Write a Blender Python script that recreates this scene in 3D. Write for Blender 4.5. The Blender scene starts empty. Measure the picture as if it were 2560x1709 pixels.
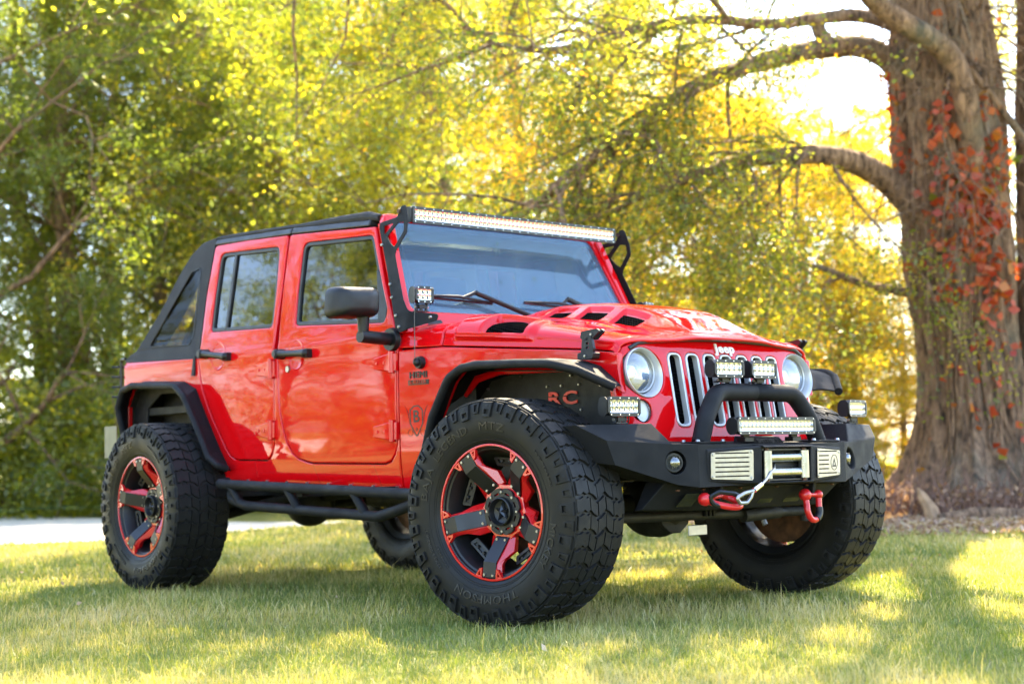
import bpy, bmesh, math, random
import numpy as np
from mathutils import Vector, Matrix
from mathutils.geometry import tessellate_polygon
PI = math.pi
R = math.radians
random.seed(7)
SC = bpy.context.scene
COL = SC.collection

# ---------------------------------------------------------------- camera, sky, sun, exposure
cam_d = bpy.data.cameras.new('camera')
cam = bpy.data.objects.new('camera', cam_d)
COL.objects.link(cam)
SC.camera = cam
CAM = Vector((4.792, -4.983, 0.658))
_yaw, _pit, _rol = R(139.515), R(4.463), R(-1.294)
_f = Vector((math.cos(_yaw) * math.cos(_pit), math.sin(_yaw) * math.cos(_pit), math.sin(_pit)))
_r = _f.cross(Vector((0, 0, 1))).normalized()
_u = _r.cross(_f)
_r2 = _r * math.cos(_rol) + _u * math.sin(_rol)
_u2 = _u * math.cos(_rol) - _r * math.sin(_rol)
cam.matrix_world = Matrix(((_r2.x, _u2.x, -_f.x, CAM.x), (_r2.y, _u2.y, -_f.y, CAM.y), (_r2.z, _u2.z, -_f.z, CAM.z), (0, 0, 0, 1)))
cam_d.sensor_width = 36
cam_d.lens = 36 * 3834 / 2560
cam_d.clip_start = 0.05
cam_d.clip_end = 2000
cam_d.dof.use_dof = True
cam_d.dof.focus_distance = 6.1
cam_d.dof.aperture_fstop = 2.5

SUN_AZ, SUN_EL = 120.0, 54.0          # direction towards the sun: degrees from +X, and elevation
SC.world = bpy.data.worlds.new('World')
SC.world.use_nodes = True
_wn = SC.world.node_tree
_sky = _wn.nodes.new('ShaderNodeTexSky')
_sky.sky_type = 'NISHITA'
_sky.sun_disc = False
_sky.sun_elevation = R(SUN_EL)
_sky.sun_rotation = R(90 - SUN_AZ)
_sky.air_density = 1.0
_sky.dust_density = 1.3
_sky.ozone_density = 1.2
_wn.links.new(_sky.outputs[0], _wn.nodes['Background'].inputs[0])
_wn.nodes['Background'].inputs[1].default_value = 0.125
sun_d = bpy.data.lights.new('sun', 'SUN')
sun_d.energy = 5.0
sun_d.angle = R(0.53)
sun_d.color = (1.0, 0.84, 0.58)
sun = bpy.data.objects.new('sun', sun_d)
COL.objects.link(sun)
_sd = Vector((math.cos(R(SUN_AZ)) * math.cos(R(SUN_EL)), math.sin(R(SUN_AZ)) * math.cos(R(SUN_EL)), math.sin(R(SUN_EL))))
sun.rotation_euler = _sd.to_track_quat('Z', 'Y').to_euler()
SC.view_settings.view_transform = 'Standard'
SC.view_settings.look = 'None'
SC.view_settings.gamma = 1
SC.view_settings.exposure = 3.05
SC.render.engine = 'CYCLES'
cy = SC.cycles
cy.use_denoising = True
cy.max_bounces = 9
cy.diffuse_bounces = 5
cy.glossy_bounces = 4
cy.transmission_bounces = 5
cy.transparent_max_bounces = 10
cy.caustics_reflective = False
cy.caustics_refractive = False
cy.sample_clamp_indirect = 8
cy.use_adaptive_sampling = True
cy.adaptive_threshold = 0.015

# ---------------------------------------------------------------- materials
class NT:
    def __init__(s, name):
        s.m = bpy.data.materials.new(name)
        s.m.use_nodes = True
        s.t = s.m.node_tree
        s.p = s.t.nodes['Principled BSDF']
        s.out = s.t.nodes['Material Output']
    def n(s, typ, **kw):
        x = s.t.nodes.new(typ)
        for k, v in kw.items():
            if k in x.inputs.keys() if isinstance(k, str) else False:
                x.inputs[k].default_value = v
            else:
                setattr(x, k, v)
        return x
    def l(s, a, b):
        s.t.links.new(a, b)
    def obj(s):
        return s.n('ShaderNodeTexCoord').outputs['Object']
    def noise(s, scale, detail=3, rough=.5, vec=None, dist=0):
        x = s.n('ShaderNodeTexNoise')
        x.inputs['Scale'].default_value = scale
        x.inputs['Detail'].default_value = detail
        x.inputs['Roughness'].default_value = rough
        x.inputs['Distortion'].default_value = dist
        s.l(vec or s.obj(), x.inputs['Vector'])
        return x.outputs['Fac']
    def ramp(s, fac, stops):
        x = s.n('ShaderNodeValToRGB')
        e = x.color_ramp.elements
        while len(e) < len(stops):
            e.new(.5)
        for q, (p, c) in zip(e, stops):
            q.position = p
            q.color = (*c, 1) if len(c) == 3 else c
        s.l(fac, x.inputs[0])
        return x.outputs[0]
    def maprange(s, fac, a, b, c, d):
        x = s.n('ShaderNodeMapRange')
        for i, v in enumerate((a, b, c, d)):
            x.inputs[i + 1].default_value = v
        s.l(fac, x.inputs[0])
        return x.outputs[0]
    def bump(s, h, strength=.2, dist=.01, inp='Normal'):
        x = s.n('ShaderNodeBump')
        x.inputs['Strength'].default_value = strength
        x.inputs['Distance'].default_value = dist
        s.l(h, x.inputs['Height'])
        s.l(x.outputs[0], s.p.inputs[inp])
        return x

def simple(name, col, rough=.5, metal=0, coat=0, spec=.5, var=.12, vscale=8, bump=0, bscale=60, croughness=.03):
    a = NT(name)
    p = a.p
    p.inputs['Roughness'].default_value = rough
    p.inputs['Metallic'].default_value = metal
    p.inputs['Coat Weight'].default_value = coat
    p.inputs['Coat Roughness'].default_value = croughness
    p.inputs['Specular IOR Level'].default_value = spec
    nz = a.noise(vscale, 4)
    c0 = tuple(c * (1 - var) for c in col)
    c1 = tuple(min(1, c * (1 + var)) for c in col)
    a.l(a.ramp(nz, [(.3, c0), (.7, c1)]), p.inputs['Base Color'])
    a.l(a.maprange(a.noise(vscale * 2.3, 3), .3, .7, rough * .85, min(1, rough * 1.15)), p.inputs['Roughness'])
    if bump:
        a.bump(a.noise(bscale, 3), bump, .002)
    return a.m

M = {}
def mk_paint():
    a = NT('red_paint')
    p = a.p
    p.inputs['Roughness'].default_value = .45
    p.inputs['Specular IOR Level'].default_value = 0
    p.inputs['Coat Weight'].default_value = 1
    p.inputs['Coat Roughness'].default_value = .015
    p.inputs['Coat IOR'].default_value = 1.5
    a.l(a.ramp(a.noise(1.3, 2), [(.3, (.56, .002, .004)), (.7, (.62, .003, .005))]), p.inputs['Base Color'])
    n1 = a.noise(2.2, 2, .4)
    n2 = a.noise(420, 1)
    x = a.n('ShaderNodeMath', operation='MULTIPLY_ADD')
    a.l(n2, x.inputs[0]); x.inputs[1].default_value = .0012
    a.l(n1, x.inputs[2])
    b = a.bump(x.outputs[0], .09, .03)
    a.l(b.outputs[0], p.inputs['Coat Normal'])
    return a.m
M['paint'] = mk_paint()
M['black'] = simple('textured_black_coat', (.0068, .0072, .0085), .66, spec=.24, bump=.5, bscale=900, var=.2, vscale=5)
M['satin'] = simple('satin_black_metal', (.006, .0065, .007), .35, bump=.1, bscale=200, var=.2)
M['plastic'] = simple('black_plastic', (.0065, .0065, .007), .45, spec=.4, bump=.25, bscale=700, var=.15)
M['trim'] = simple('grey_rubber_trim', (.017, .017, .018), .5, var=.15)
M['gloss'] = simple('gloss_black', (.006, .006, .007), .12, coat=.5)
M['under'] = simple('dusty_chassis_metal', (.011, .010, .009), .62, var=.5, vscale=12, bump=.3, bscale=120)
M['chrome'] = simple('chrome', (.82, .82, .82), .08, metal=1, var=.03)
M['mirror'] = simple('reflector', (.88, .88, .86), .06, metal=1, var=.03)
M['mast'] = simple('antenna_steel', (.10, .10, .10), .4, metal=.6, var=.1)
M['steel'] = simple('brushed_steel', (.40, .385, .37), .38, metal=1, var=.1, vscale=40, bump=.15, bscale=300)
M['zinc'] = simple('zinc_roller', (.36, .36, .33), .3, metal=1, var=.15, vscale=20)
M['silver'] = simple('silver_paint', (.55, .56, .57), .36, metal=.35, coat=.4, var=.04)
M['bolt'] = simple('bolt_metal', (.35, .34, .33), .35, metal=1, var=.2)
M['white'] = simple('white_enamel', (.85, .85, .84), .3, coat=.3, var=.03)
M['redplastic'] = simple('red_powder_coat', (.62, .012, .015), .35, coat=.3, var=.1)
M['wheelred'] = simple('red_wheel_paint', (.60, .006, .008), .30, coat=1, var=.05)
M['wheelblack'] = simple('satin_black_wheel', (.007, .007, .008), .42, var=.15)
M['inner'] = simple('dark_interior', (.02, .02, .022), .7, var=.2)
M['seat'] = simple('dark_grey_leather', (.035, .034, .036), .5, var=.2, bump=.2, bscale=200)
M['fabric'] = simple('black_twill_fabric', (.032, .033, .037), .8, spec=.25, bump=.4, bscale=1100, var=.14, vscale=3)
M['amber'] = simple('badge_red', (.45, .015, .015), .4, var=.05)
M['yellow'] = simple('yellow_shock', (.75, .48, .02), .4, var=.1)
M['rust'] = simple('rusty_disc', (.09, .04, .02), .55, metal=.5, var=.5, vscale=20)
M['tread'] = simple('tyre_tread_rubber', (.0095, .0092, .009), .6, spec=.28, var=.35, vscale=14, bump=.25, bscale=260)
M['side'] = simple('tyre_sidewall_rubber', (.0055, .0053, .005), .5, spec=.28, var=.3, vscale=6, bump=.12, bscale=220)
M['plate'] = simple('olive_plate', (.16, .15, .09), .5, var=.1)
M['engrave'] = simple('dark_sticker', (.02, .018, .018), .5, var=.1)
M['taillens'] = simple('red_lens', (.35, .01, .01), .1, coat=1, var=.05)

def mk_glass(name, tint, refl=1.0, ior=1.85, wav=.02, sky_veil=0):
    a = NT(name)
    a.t.nodes.remove(a.p)
    tr = a.n('ShaderNodeBsdfTransparent'); tr.inputs[0].default_value = (*tint, 1)
    gl = a.n('ShaderNodeBsdfGlossy'); gl.inputs['Roughness'].default_value = .005
    gl.inputs['Color'].default_value = (refl, refl, refl, 1)
    bm = a.n('ShaderNodeBump'); bm.inputs['Strength'].default_value = wav; bm.inputs['Distance'].default_value = .01
    a.l(a.noise(5, 1, .4), bm.inputs['Height'])
    a.l(bm.outputs[0], gl.inputs['Normal'])
    fr = a.n('ShaderNodeFresnel'); fr.inputs['IOR'].default_value = ior
    mx = a.n('ShaderNodeMixShader')
    ge = a.n('ShaderNodeNewGeometry'); mu = a.n('ShaderNodeMath', operation='MULTIPLY_ADD'); mu.inputs[1].default_value = -1; mu.inputs[2].default_value = 1
    a.l(ge.outputs['Backfacing'], mu.inputs[0]); m3 = a.n('ShaderNodeMath', operation='MULTIPLY'); a.l(fr.outputs[0], m3.inputs[0]); a.l(mu.outputs[0], m3.inputs[1])
    a.l(m3.outputs[0], mx.inputs[0]); a.l(tr.outputs[0], mx.inputs[1]); a.l(gl.outputs[0], mx.inputs[2])
    if sky_veil:
        df = a.n('ShaderNodeBsdfDiffuse'); df.inputs[0].default_value = (.38, .60, .90, 1)  # pale blue diffuse layer painted in for reflected sky
        m4 = a.n('ShaderNodeMixShader'); m4.inputs[0].default_value = sky_veil
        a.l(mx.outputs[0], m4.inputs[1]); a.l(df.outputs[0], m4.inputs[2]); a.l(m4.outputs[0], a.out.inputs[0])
    else:
        a.l(mx.outputs[0], a.out.inputs[0])
    return a.m
M['glass'] = mk_glass('windscreen_glass', (.50, .60, .62), ior=3.6, sky_veil=.12)
M['darkglass'] = mk_glass('tinted_glass', (.05, .06, .05), ior=1.85)
M['lens'] = mk_glass('clear_lens', (.97, .97, .97), ior=1.25)
M['headlens'] = mk_glass('headlight_glass', (.85, .88, .88), ior=2.6, wav=0)
M['bowl'] = simple('headlight_bowl', (.30, .31, .33), .25, metal=.8, var=.05)
M['vinyl'] = mk_glass('clear_vinyl', (.80, .72, .22), .6, 1.22, .15)

def mk_mesh_grille():
    a = NT('honeycomb_mesh')
    v = a.n('ShaderNodeTexVoronoi'); v.feature = 'DISTANCE_TO_EDGE'; v.voronoi_dimensions = '2D'; v.inputs['Scale'].default_value = 85
    v.inputs['Randomness'].default_value = .25
    sp = a.n('ShaderNodeSeparateXYZ'); cb_ = a.n('ShaderNodeCombineXYZ'); a.l(a.obj(), sp.inputs[0])
    a.l(sp.outputs[1], cb_.inputs[0]); ad = a.n('ShaderNodeMath', operation='ADD'); a.l(sp.outputs[0], ad.inputs[0]); a.l(sp.outputs[2], ad.inputs[1]); a.l(ad.outputs[0], cb_.inputs[1])
    a.l(cb_.outputs[0], v.inputs['Vector'])
    f = a.maprange(v.outputs['Distance'], .06, .12, 0, 1)
    a.l(a.ramp(f, [(0, (.012, .012, .013)), (1, (.0008, .0008, .0008))]), a.p.inputs['Base Color'])
    a.p.inputs['Roughness'].default_value = .7
    a.p.inputs['Specular IOR Level'].default_value = .0
    x = a.bump(f, 1, .004); x.invert = True
    return a.m
M['mesh'] = mk_mesh_grille()

# ---------------------------------------------------------------- geometry helpers
def tagp(o, label=None, cat=None, group=None, kind=None):
    if label: o['label'] = label
    if cat: o['category'] = cat
    if group: o['group'] = group
    if kind: o['kind'] = kind
    return o

def empty(name, loc=(0, 0, 0), rz=0, parent=None):
    o = bpy.data.objects.new(name, None)
    COL.objects.link(o)
    o.location = loc
    o.rotation_euler = (0, 0, rz)
    o.empty_display_size = .2
    if parent: o.parent = parent
    return o

def link_mesh(name, me, parent=None):
    o = bpy.data.objects.new(name, me)
    COL.objects.link(o)
    if parent: o.parent = parent
    return o

def shade(o, angle=35):
    me = o.data
    me.shade_smooth()
    try:
        me.set_sharp_from_angle(angle=R(angle))
    except Exception:
        pass

def bevel_mod(o, w, seg=2, ang=40):
    m = o.modifiers.new('bevel', 'BEVEL')
    m.width = w; m.segments = seg; m.limit_method = 'ANGLE'; m.angle_limit = R(ang)
    m.harden_normals = False
    w2 = o.modifiers.new('wn', 'WEIGHTED_NORMAL'); w2.keep_sharp = True
    return o

def vadd(a, b): return (a[0] + b[0], a[1] + b[1], a[2] + b[2])

class MB:
    """collects shapes that belong to ONE part"""
    def __init__(s):
        s.v = []; s.f = []; s.mi = []
        s.cur = 0
        s.st = []
    def add(s, vs, fs, mi=None):
        n = len(s.v)
        s.st.append((n, len(s.f)))
        s.v += [tuple(p) for p in vs]
        s.f += [tuple(i + n for i in f) for f in fs]
        s.mi += [s.cur if mi is None else mi] * len(fs)
        return s
    def pieces(s, name, mat, parent=None, bevel=0, ang=35):
        """every shape added becomes an object of its own"""
        out = []
        st = s.st + [(len(s.v), len(s.f))]
        for (v0, f0), (v1, f1) in zip(st[:-1], st[1:]):
            q = MB(); q.add(s.v[v0:v1], [tuple(i - v0 for i in f) for f in s.f[f0:f1]])
            out.append(q.build(name, mat, parent, bevel, ang))
        return out
    def box(s, c, size, rot=None, taper=(1, 1)):
        hx, hy, hz = size[0] / 2, size[1] / 2, size[2] / 2
        vs = []
        for z in (-1, 1):
            tx, ty = (1, 1) if z < 0 else taper
            for x, y in ((-1, -1), (1, -1), (1, 1), (-1, 1)):
                vs.append(Vector((x * hx * tx, y * hy * ty, z * hz)))
        if rot is not None: vs = [rot @ v for v in vs]
        vs = [v + Vector(c) for v in vs]
        return s.add(vs, [(3, 2, 1, 0), (4, 5, 6, 7), (0, 1, 5, 4), (1, 2, 6, 5), (2, 3, 7, 6), (3, 0, 4, 7)])
    def hexa(s, p):
        """eight corners: bottom four, top four"""
        return s.add(p, [(3, 2, 1, 0), (4, 5, 6, 7), (0, 1, 5, 4), (1, 2, 6, 5), (2, 3, 7, 6), (3, 0, 4, 7)])
    def cyl(s, a, b, r, r2=None, seg=20, caps=True):
        a = Vector(a); b = Vector(b); r2 = r if r2 is None else r2
        d = (b - a).normalized()
        t = d.orthogonal().normalized(); w = d.cross(t)
        vs = []
        for c, rr in ((a, r), (b, r2)):
            for i in range(seg):
                q = 2 * PI * i / seg
                vs.append(c + (t * math.cos(q) + w * math.sin(q)) * rr)
        fs = [(i, (i + 1) % seg, seg + (i + 1) % seg, seg + i) for i in range(seg)]
        if caps: fs += [tuple(range(seg - 1, -1, -1)), tuple(range(seg, 2 * seg))]
        return s.add(vs, fs)
    def tube(s, path, r, seg=14, closed=False, caps=True):
        P = [Vector(p) for p in path]
        n = len(P)
        rr = r if hasattr(r, '__len__') else [r] * n
        vs = []
        prev = None
        for i in range(n):
            if closed: d = (P[(i + 1) % n] - P[i - 1]).normalized()
            else: d = (P[min(i + 1, n - 1)] - P[max(i - 1, 0)]).normalized()
            if prev is None: t = d.orthogonal().normalized()
            else:
                t = prev - d * prev.dot(d)
                t = t.normalized() if t.length > 1e-6 else d.orthogonal().normalized()
            prev = t
            w = d.cross(t)
            for k in range(seg):
                q = 2 * PI * k / seg
                vs.append(P[i] + (t * math.cos(q) + w * math.sin(q)) * rr[i])
        fs = []
        m = n if closed else n - 1
        for i in range(m):
            j = (i + 1) % n
            for k in range(seg):
                k2 = (k + 1) % seg
                fs.append((i * seg + k, i * seg + k2, j * seg + k2, j * seg + k))
        if caps and not closed:
            fs += [tuple(range(seg - 1, -1, -1)), tuple(range((n - 1) * seg, n * seg))]
        return s.add(vs, fs)
    def lathe(s, prof, fn, seg=48, closed_prof=False):
        """prof: (r, a) list; fn(r*cos, r*sin, a) -> point"""
        n = len(prof); vs = []
        for i in range(seg):
            q = 2 * PI * i / seg
            for r, a in prof: vs.append(fn(r * math.cos(q), r * math.sin(q), a))
        fs = []
        for i in range(seg):
            j = (i + 1) % seg
            for k in range(n if closed_prof else n - 1):
                k2 = (k + 1) % n
                fs.append((i * n + k, i * n + k2, j * n + k2, j * n + k))
        return s.add(vs, fs)
    def prism(s, pts, fn, d0, d1, holes=()):
        """2D polygon (with holes) given depth d0..d1, mapped by fn(u, v, d)"""
        loops = [list(pts)] + [list(h) for h in holes]
        tri = tessellate_polygon([[Vector((p[0], p[1], 0)) for p in lp] for lp in loops])
        flat = [p for lp in loops for p in lp]
        n = len(flat)
        vs = [fn(p[0], p[1], d0) for p in flat] + [fn(p[0], p[1], d1) for p in flat]
        if len(loops) == 1:
            m = len(pts)
            fs = [tuple(range(m)), tuple(range(2 * m - 1, m - 1, -1))]
        else:
            fs = [tuple(t) for t in tri] + [tuple(n + i for i in reversed(t)) for t in tri]
        o = 0
        for lp in loops:
            m = len(lp)
            for i in range(m):
                j = (i + 1) % m
                fs.append((o + i, o + j, n + o + j, n + o + i))
            o += m
        return s.add(vs, fs)
    def sphere(s, c, r, seg=16, rings=10, sc=(1, 1, 1), half=None):
        vs = []
        c = Vector(c)
        for i in range(rings + 1):
            th = PI * i / rings
            for k in range(seg):
                q = 2 * PI * k / seg
                vs.append(c + Vector((math.sin(th) * math.cos(q) * sc[0], math.sin(th) * math.sin(q) * sc[1], math.cos(th) * sc[2])) * r)
        fs = [(i * seg + k, (i + 1) * seg + k, (i + 1) * seg + (k + 1) % seg, i * seg + (k + 1) % seg) for i in range(rings) for k in range(seg)]
        return s.add(vs, fs)
    def build(s, name, mats, parent=None, bevel=0, ang=35, seg=2, recalc=True, merge=True, loc=None):
        me = bpy.data.meshes.new(name)
        me.from_pydata([tuple(v) for v in s.v], [], s.f)
        if not isinstance(mats, (list, tuple)): mats = [mats]
        for m in mats: me.materials.append(m)
        if len(mats) > 1: me.polygons.foreach_set('material_index', s.mi)
        if recalc:
            bm = bmesh.new(); bm.from_mesh(me)
            if merge: bmesh.ops.remove_doubles(bm, verts=bm.verts, dist=1e-5)
            bmesh.ops.recalc_face_normals(bm, faces=bm.faces)
            bm.to_mesh(me); bm.free()
        o = link_mesh(name, me, parent)
        shade(o, ang)
        if bevel: bevel_mod(o, bevel, seg)
        if loc: o.location = loc
        return o

def rnd(pts, r, seg=5):
    """round the corners of a 2D polygon; r is one radius or a list"""
    n = len(pts); out = []
    for i in range(n):
        rr = r[i] if hasattr(r, '__len__') else r
        p = Vector(pts[i]); a = Vector(pts[i - 1]); b = Vector(pts[(i + 1) % n])
        if rr <= 0: out.append(tuple(p)); continue
        da = a - p; db = b - p
        la, lb = da.length, db.length
        da.normalize(); db.normalize()
        ang = math.acos(max(-1, min(1, da.dot(db))))
        if ang > 3.05: out.append(tuple(p)); continue
        d = min(rr / math.tan(ang / 2), la * .48, lb * .48)
        p0 = p + da * d; p1 = p + db * d
        for k in range(seg + 1):
            t = k / seg
            q = p0 * (1 - t) ** 2 + p * 2 * t * (1 - t) + p1 * t * t
            out.append(tuple(q))
    return out

def bend(path, r, seg=6):
    """round the corners of an open 3D polyline"""
    P = [Vector(p) for p in path]
    out = [P[0]]
    for i in range(1, len(P) - 1):
        rr = r[i] if hasattr(r, '__len__') else r
        a, p, b = P[i - 1], P[i], P[i + 1]
        da = (a - p); db = (b - p)
        la, lb = da.length, db.length
        da.normalize(); db.normalize()
        ang = math.acos(max(-1, min(1, da.dot(db))))
        if ang > 3.08: out.append(p); continue
        d = min(rr / math.tan(ang / 2), la * .48, lb * .48)
        p0 = p + da * d; p1 = p + db * d
        for k in range(seg + 1):
            t = k / seg
            out.append(p0 * (1 - t) ** 2 + p * 2 * t * (1 - t) + p1 * t * t)
    out.append(P[-1])
    return out

def panel(name, outer, holes, fn, thick, bev, mat, parent, cuts=(), ang=30, cutaxis=1):
    """flat plate with rounded edges and holes, cut in strips and bent by fn(u, v, w); w=0 is the outer face, negative goes inside"""
    cu = bpy.data.curves.new('tmp', 'CURVE')
    cu.dimensions = '2D'; cu.fill_mode = 'BOTH'
    cu.extrude = thick / 2 - bev; cu.bevel_depth = bev; cu.bevel_resolution = 2; cu.offset = -bev
    for lp in [outer] + list(holes):
        sp = cu.splines.new('POLY'); sp.points.add(len(lp) - 1)
        for q, p in zip(sp.points, lp): q.co = (p[0], p[1], 0, 1)
        sp.use_cyclic_u = True
    ob = bpy.data.objects.new('tmp', cu)
    COL.objects.link(ob)
    dg = bpy.context.evaluated_depsgraph_get()
    me = bpy.data.meshes.new_from_object(ob.evaluated_get(dg))
    bpy.data.objects.remove(ob); bpy.data.curves.remove(cu)
    bm = bmesh.new(); bm.from_mesh(me)
    bmesh.ops.remove_doubles(bm, verts=bm.verts, dist=1e-5)
    for c in cuts:
        no = (0, 1, 0) if cutaxis == 1 else (1, 0, 0)
        co = (0, c, 0) if cutaxis == 1 else (c, 0, 0)
        bmesh.ops.bisect_plane(bm, geom=bm.verts[:] + bm.edges[:] + bm.faces[:], plane_co=co, plane_no=no, dist=1e-6)
    for v in bm.verts:
        v.co = Vector(fn(v.co.x, v.co.y, v.co.z - thick / 2))
    bmesh.ops.recalc_face_normals(bm, faces=bm.faces)
    bm.to_mesh(me); bm.free()
    me.name = name
    me.materials.clear()
    me.materials.append(mat)
    o = link_mesh(name, me, parent)
    shade(o, ang)
    w2 = o.modifiers.new('wn', 'WEIGHTED_NORMAL'); w2.keep_sharp = True
    return o

def mirrored(o, parent=None, recurse=True):
    """a mirror image across the car's centre plane (y -> -y), as its own object"""
    me = o.data.copy()
    n = len(me.vertices)
    co = np.empty(n * 3); me.vertices.foreach_get('co', co)
    co[1::3] *= -1; me.vertices.foreach_set('co', co)
    me.flip_normals()
    c = bpy.data.objects.new(o.name.split('.')[0], me)
    COL.objects.link(c)
    c.parent = parent or o.parent
    c.location = (o.location.x, -o.location.y, o.location.z)
    for m in o.modifiers:
        q = c.modifiers.new(m.name, m.type)
        if m.type == 'BEVEL':
            q.width = m.width; q.segments = m.segments; q.limit_method = 'ANGLE'; q.angle_limit = m.angle_limit
        elif m.type == 'WEIGHTED_NORMAL': q.keep_sharp = True
    for k in o.keys():
        if k in ('label', 'group'): c[k] = o[k]
    if recurse:
        for ch in [x for x in o.children]: mirrored(ch, c)
    return c

def text_mesh(s, size=1, bold=0, depth=.01, res=3, shear=0, spacing=1, align='CENTER'):
    cu = bpy.data.curves.new('t', 'FONT')
    cu.body = s; cu.size = size; cu.extrude = depth / 2; cu.resolution_u = res
    cu.align_x = align; cu.align_y = 'CENTER'; cu.shear = shear; cu.space_character = spacing
    ob = bpy.data.objects.new('t', cu); COL.objects.link(ob)
    dg = bpy.context.evaluated_depsgraph_get()
    me = bpy.data.meshes.new_from_object(ob.evaluated_get(dg))
    vs = [tuple(v.co) for v in me.vertices]; fs = [tuple(p.vertices) for p in me.polygons]
    bpy.data.objects.remove(ob); bpy.data.curves.remove(cu); bpy.data.meshes.remove(me)
    if bold:        # heavier strokes: shifted copies, each a hair deeper so no faces share a plane
        v0, f0 = vs, fs; vs, fs = [], []
        for k, (dx, dy) in enumerate(((0, 0), (1, 0), (-1, 0), (0, 1), (0, -1), (.7, .7), (-.7, .7), (.7, -.7), (-.7, -.7))):
            n = len(vs); vs += [(x + dx * bold, y + dy * bold, z - k * .00004) for x, y, z in v0]; fs += [tuple(i + n for i in f) for f in f0]
    return vs, fs
# ================================================================ ground, drive, lawn
rng = np.random.default_rng(11)
def ground_mat():
    a = NT('lawn_soil')
    v = a.n('ShaderNodeTexCoord').outputs['Object']
    n1 = a.noise(.55, 5, .6, v); n2 = a.noise(7, 4, .65, v)
    mx = a.n('ShaderNodeMix', data_type='RGBA')
    c1 = a.ramp(n1, [(.30, (.12, .145, .030)), (.50, (.20, .205, .050)), (.70, (.32, .29, .10))])
    c2 = a.ramp(n2, [(.35, (.09, .11, .025)), (.65, (.28, .26, .11))])
    mx.inputs[0].default_value = .45
    a.l(c1, mx.inputs[6]); a.l(c2, mx.inputs[7]); a.l(mx.outputs[2], a.p.inputs['Base Color'])
    a.p.inputs['Roughness'].default_value = .9
    a.p.inputs['Specular IOR Level'].default_value = .1
    a.bump(a.noise(60, 4, .7, v), .8, .03)
    return a.m
def quad(name, pts, z, mat, kind='structure'):
    me = bpy.data.meshes.new(name); me.from_pydata([(x, y, z) for x, y in pts], [], [tuple(range(len(pts)))]); me.materials.append(mat)
    o = link_mesh(name, me); o['kind'] = kind
    return o
gm = ground_mat()
quad('ground', [(-400, -400), (400, -400), (400, 400), (-400, 400)], 0, gm)
drv = simple('pale_concrete', (.56, .53, .47), .85, var=.12, vscale=1.5, bump=.3, bscale=40)
quad('drive', [(-70, -46), (-24, -15), (-14, -7.5), (-10.6, -3), (-9.3, .7), (-8.85, 1.55), (-9.4, 3.3), (-10.2, 5.4), (-11.3, 4.7), (-13.2, 4.6), (-17.9, 4.5), (-22, .5), (-34, -9), (-76, -36)], .004, drv)
quad('gravel_lot', [(-13, -13), (-4, -12.5), (6, -14), (20, -16), (34, -8), (45, -10), (60, -60), (-60, -60)], .008, drv)

def leaf_cloud(name, C, S, T, mat, parent=None, rng=rng, up=.35, aspect=.62, kind=None):
    """n leaves as rhombi: centres C (n,3), sizes S (n,), tint T (n,)"""
    n = len(C)
    a = rng.normal(size=(n, 3)); a[:, 2] *= .7; a /= np.linalg.norm(a, axis=1)[:, None] + 1e-9
    b = rng.normal(size=(n, 3)); b -= (b * a).sum(1)[:, None] * a; b /= np.linalg.norm(b, axis=1)[:, None] + 1e-9
    w = S[:, None] * .5
    bend_ = np.cross(a, b) * w * .25
    V = np.empty((n, 4, 3), np.float32)
    V[:, 0] = C - a * w; V[:, 1] = C + b * w * aspect + bend_; V[:, 2] = C + a * w; V[:, 3] = C - b * w * aspect + bend_
    me = bpy.data.meshes.new(name)
    me.vertices.add(4 * n); me.vertices.foreach_set('co', V.ravel())
    me.loops.add(4 * n); me.loops.foreach_set('vertex_index', np.arange(4 * n, dtype=np.int32))
    me.polygons.add(n); me.polygons.foreach_set('loop_start', np.arange(0, 4 * n, 4, dtype=np.int32))
    me.update(calc_edges=True)
    at = me.attributes.new('tint', 'FLOAT', 'POINT'); at.data.foreach_set('value', np.repeat(T.astype(np.float32), 4))
    me.materials.append(mat)
    o = link_mesh(name, me, parent)
    return o

def leaf_mat(name, stops, trans=.65, rough=.5, tgain=2.6):
    a = NT(name); a.t.nodes.remove(a.p)
    at = a.n('ShaderNodeAttribute'); at.attribute_name = 'tint'
    col = a.ramp(at.outputs['Fac'], stops)
    d = a.n('ShaderNodeBsdfDiffuse'); a.l(col, d.inputs[0])
    t = a.n('ShaderNodeBsdfTranslucent')
    g = a.n('ShaderNodeMix', data_type='RGBA'); g.blend_type = 'MULTIPLY'; g.inputs[0].default_value = 1
    a.l(col, g.inputs[6]); g.inputs[7].default_value = (tgain * 1.10, tgain, tgain * .45, 1)
    a.l(g.outputs[2], t.inputs[0])
    m1 = a.n('ShaderNodeMixShader'); m1.inputs[0].default_value = trans
    a.l(d.outputs[0], m1.inputs[1]); a.l(t.outputs[0], m1.inputs[2])
    gl = a.n('ShaderNodeBsdfGlossy'); gl.inputs['Roughness'].default_value = rough; gl.inputs['Color'].default_value = (.9, .9, .85, 1)
    m2 = a.n('ShaderNodeMixShader'); m2.inputs[0].default_value = .045
    a.l(m1.outputs[0], m2.inputs[1]); a.l(gl.outputs[0], m2.inputs[2])
    a.l(m2.outputs[0], a.out.inputs[0])
    return a.m
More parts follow.
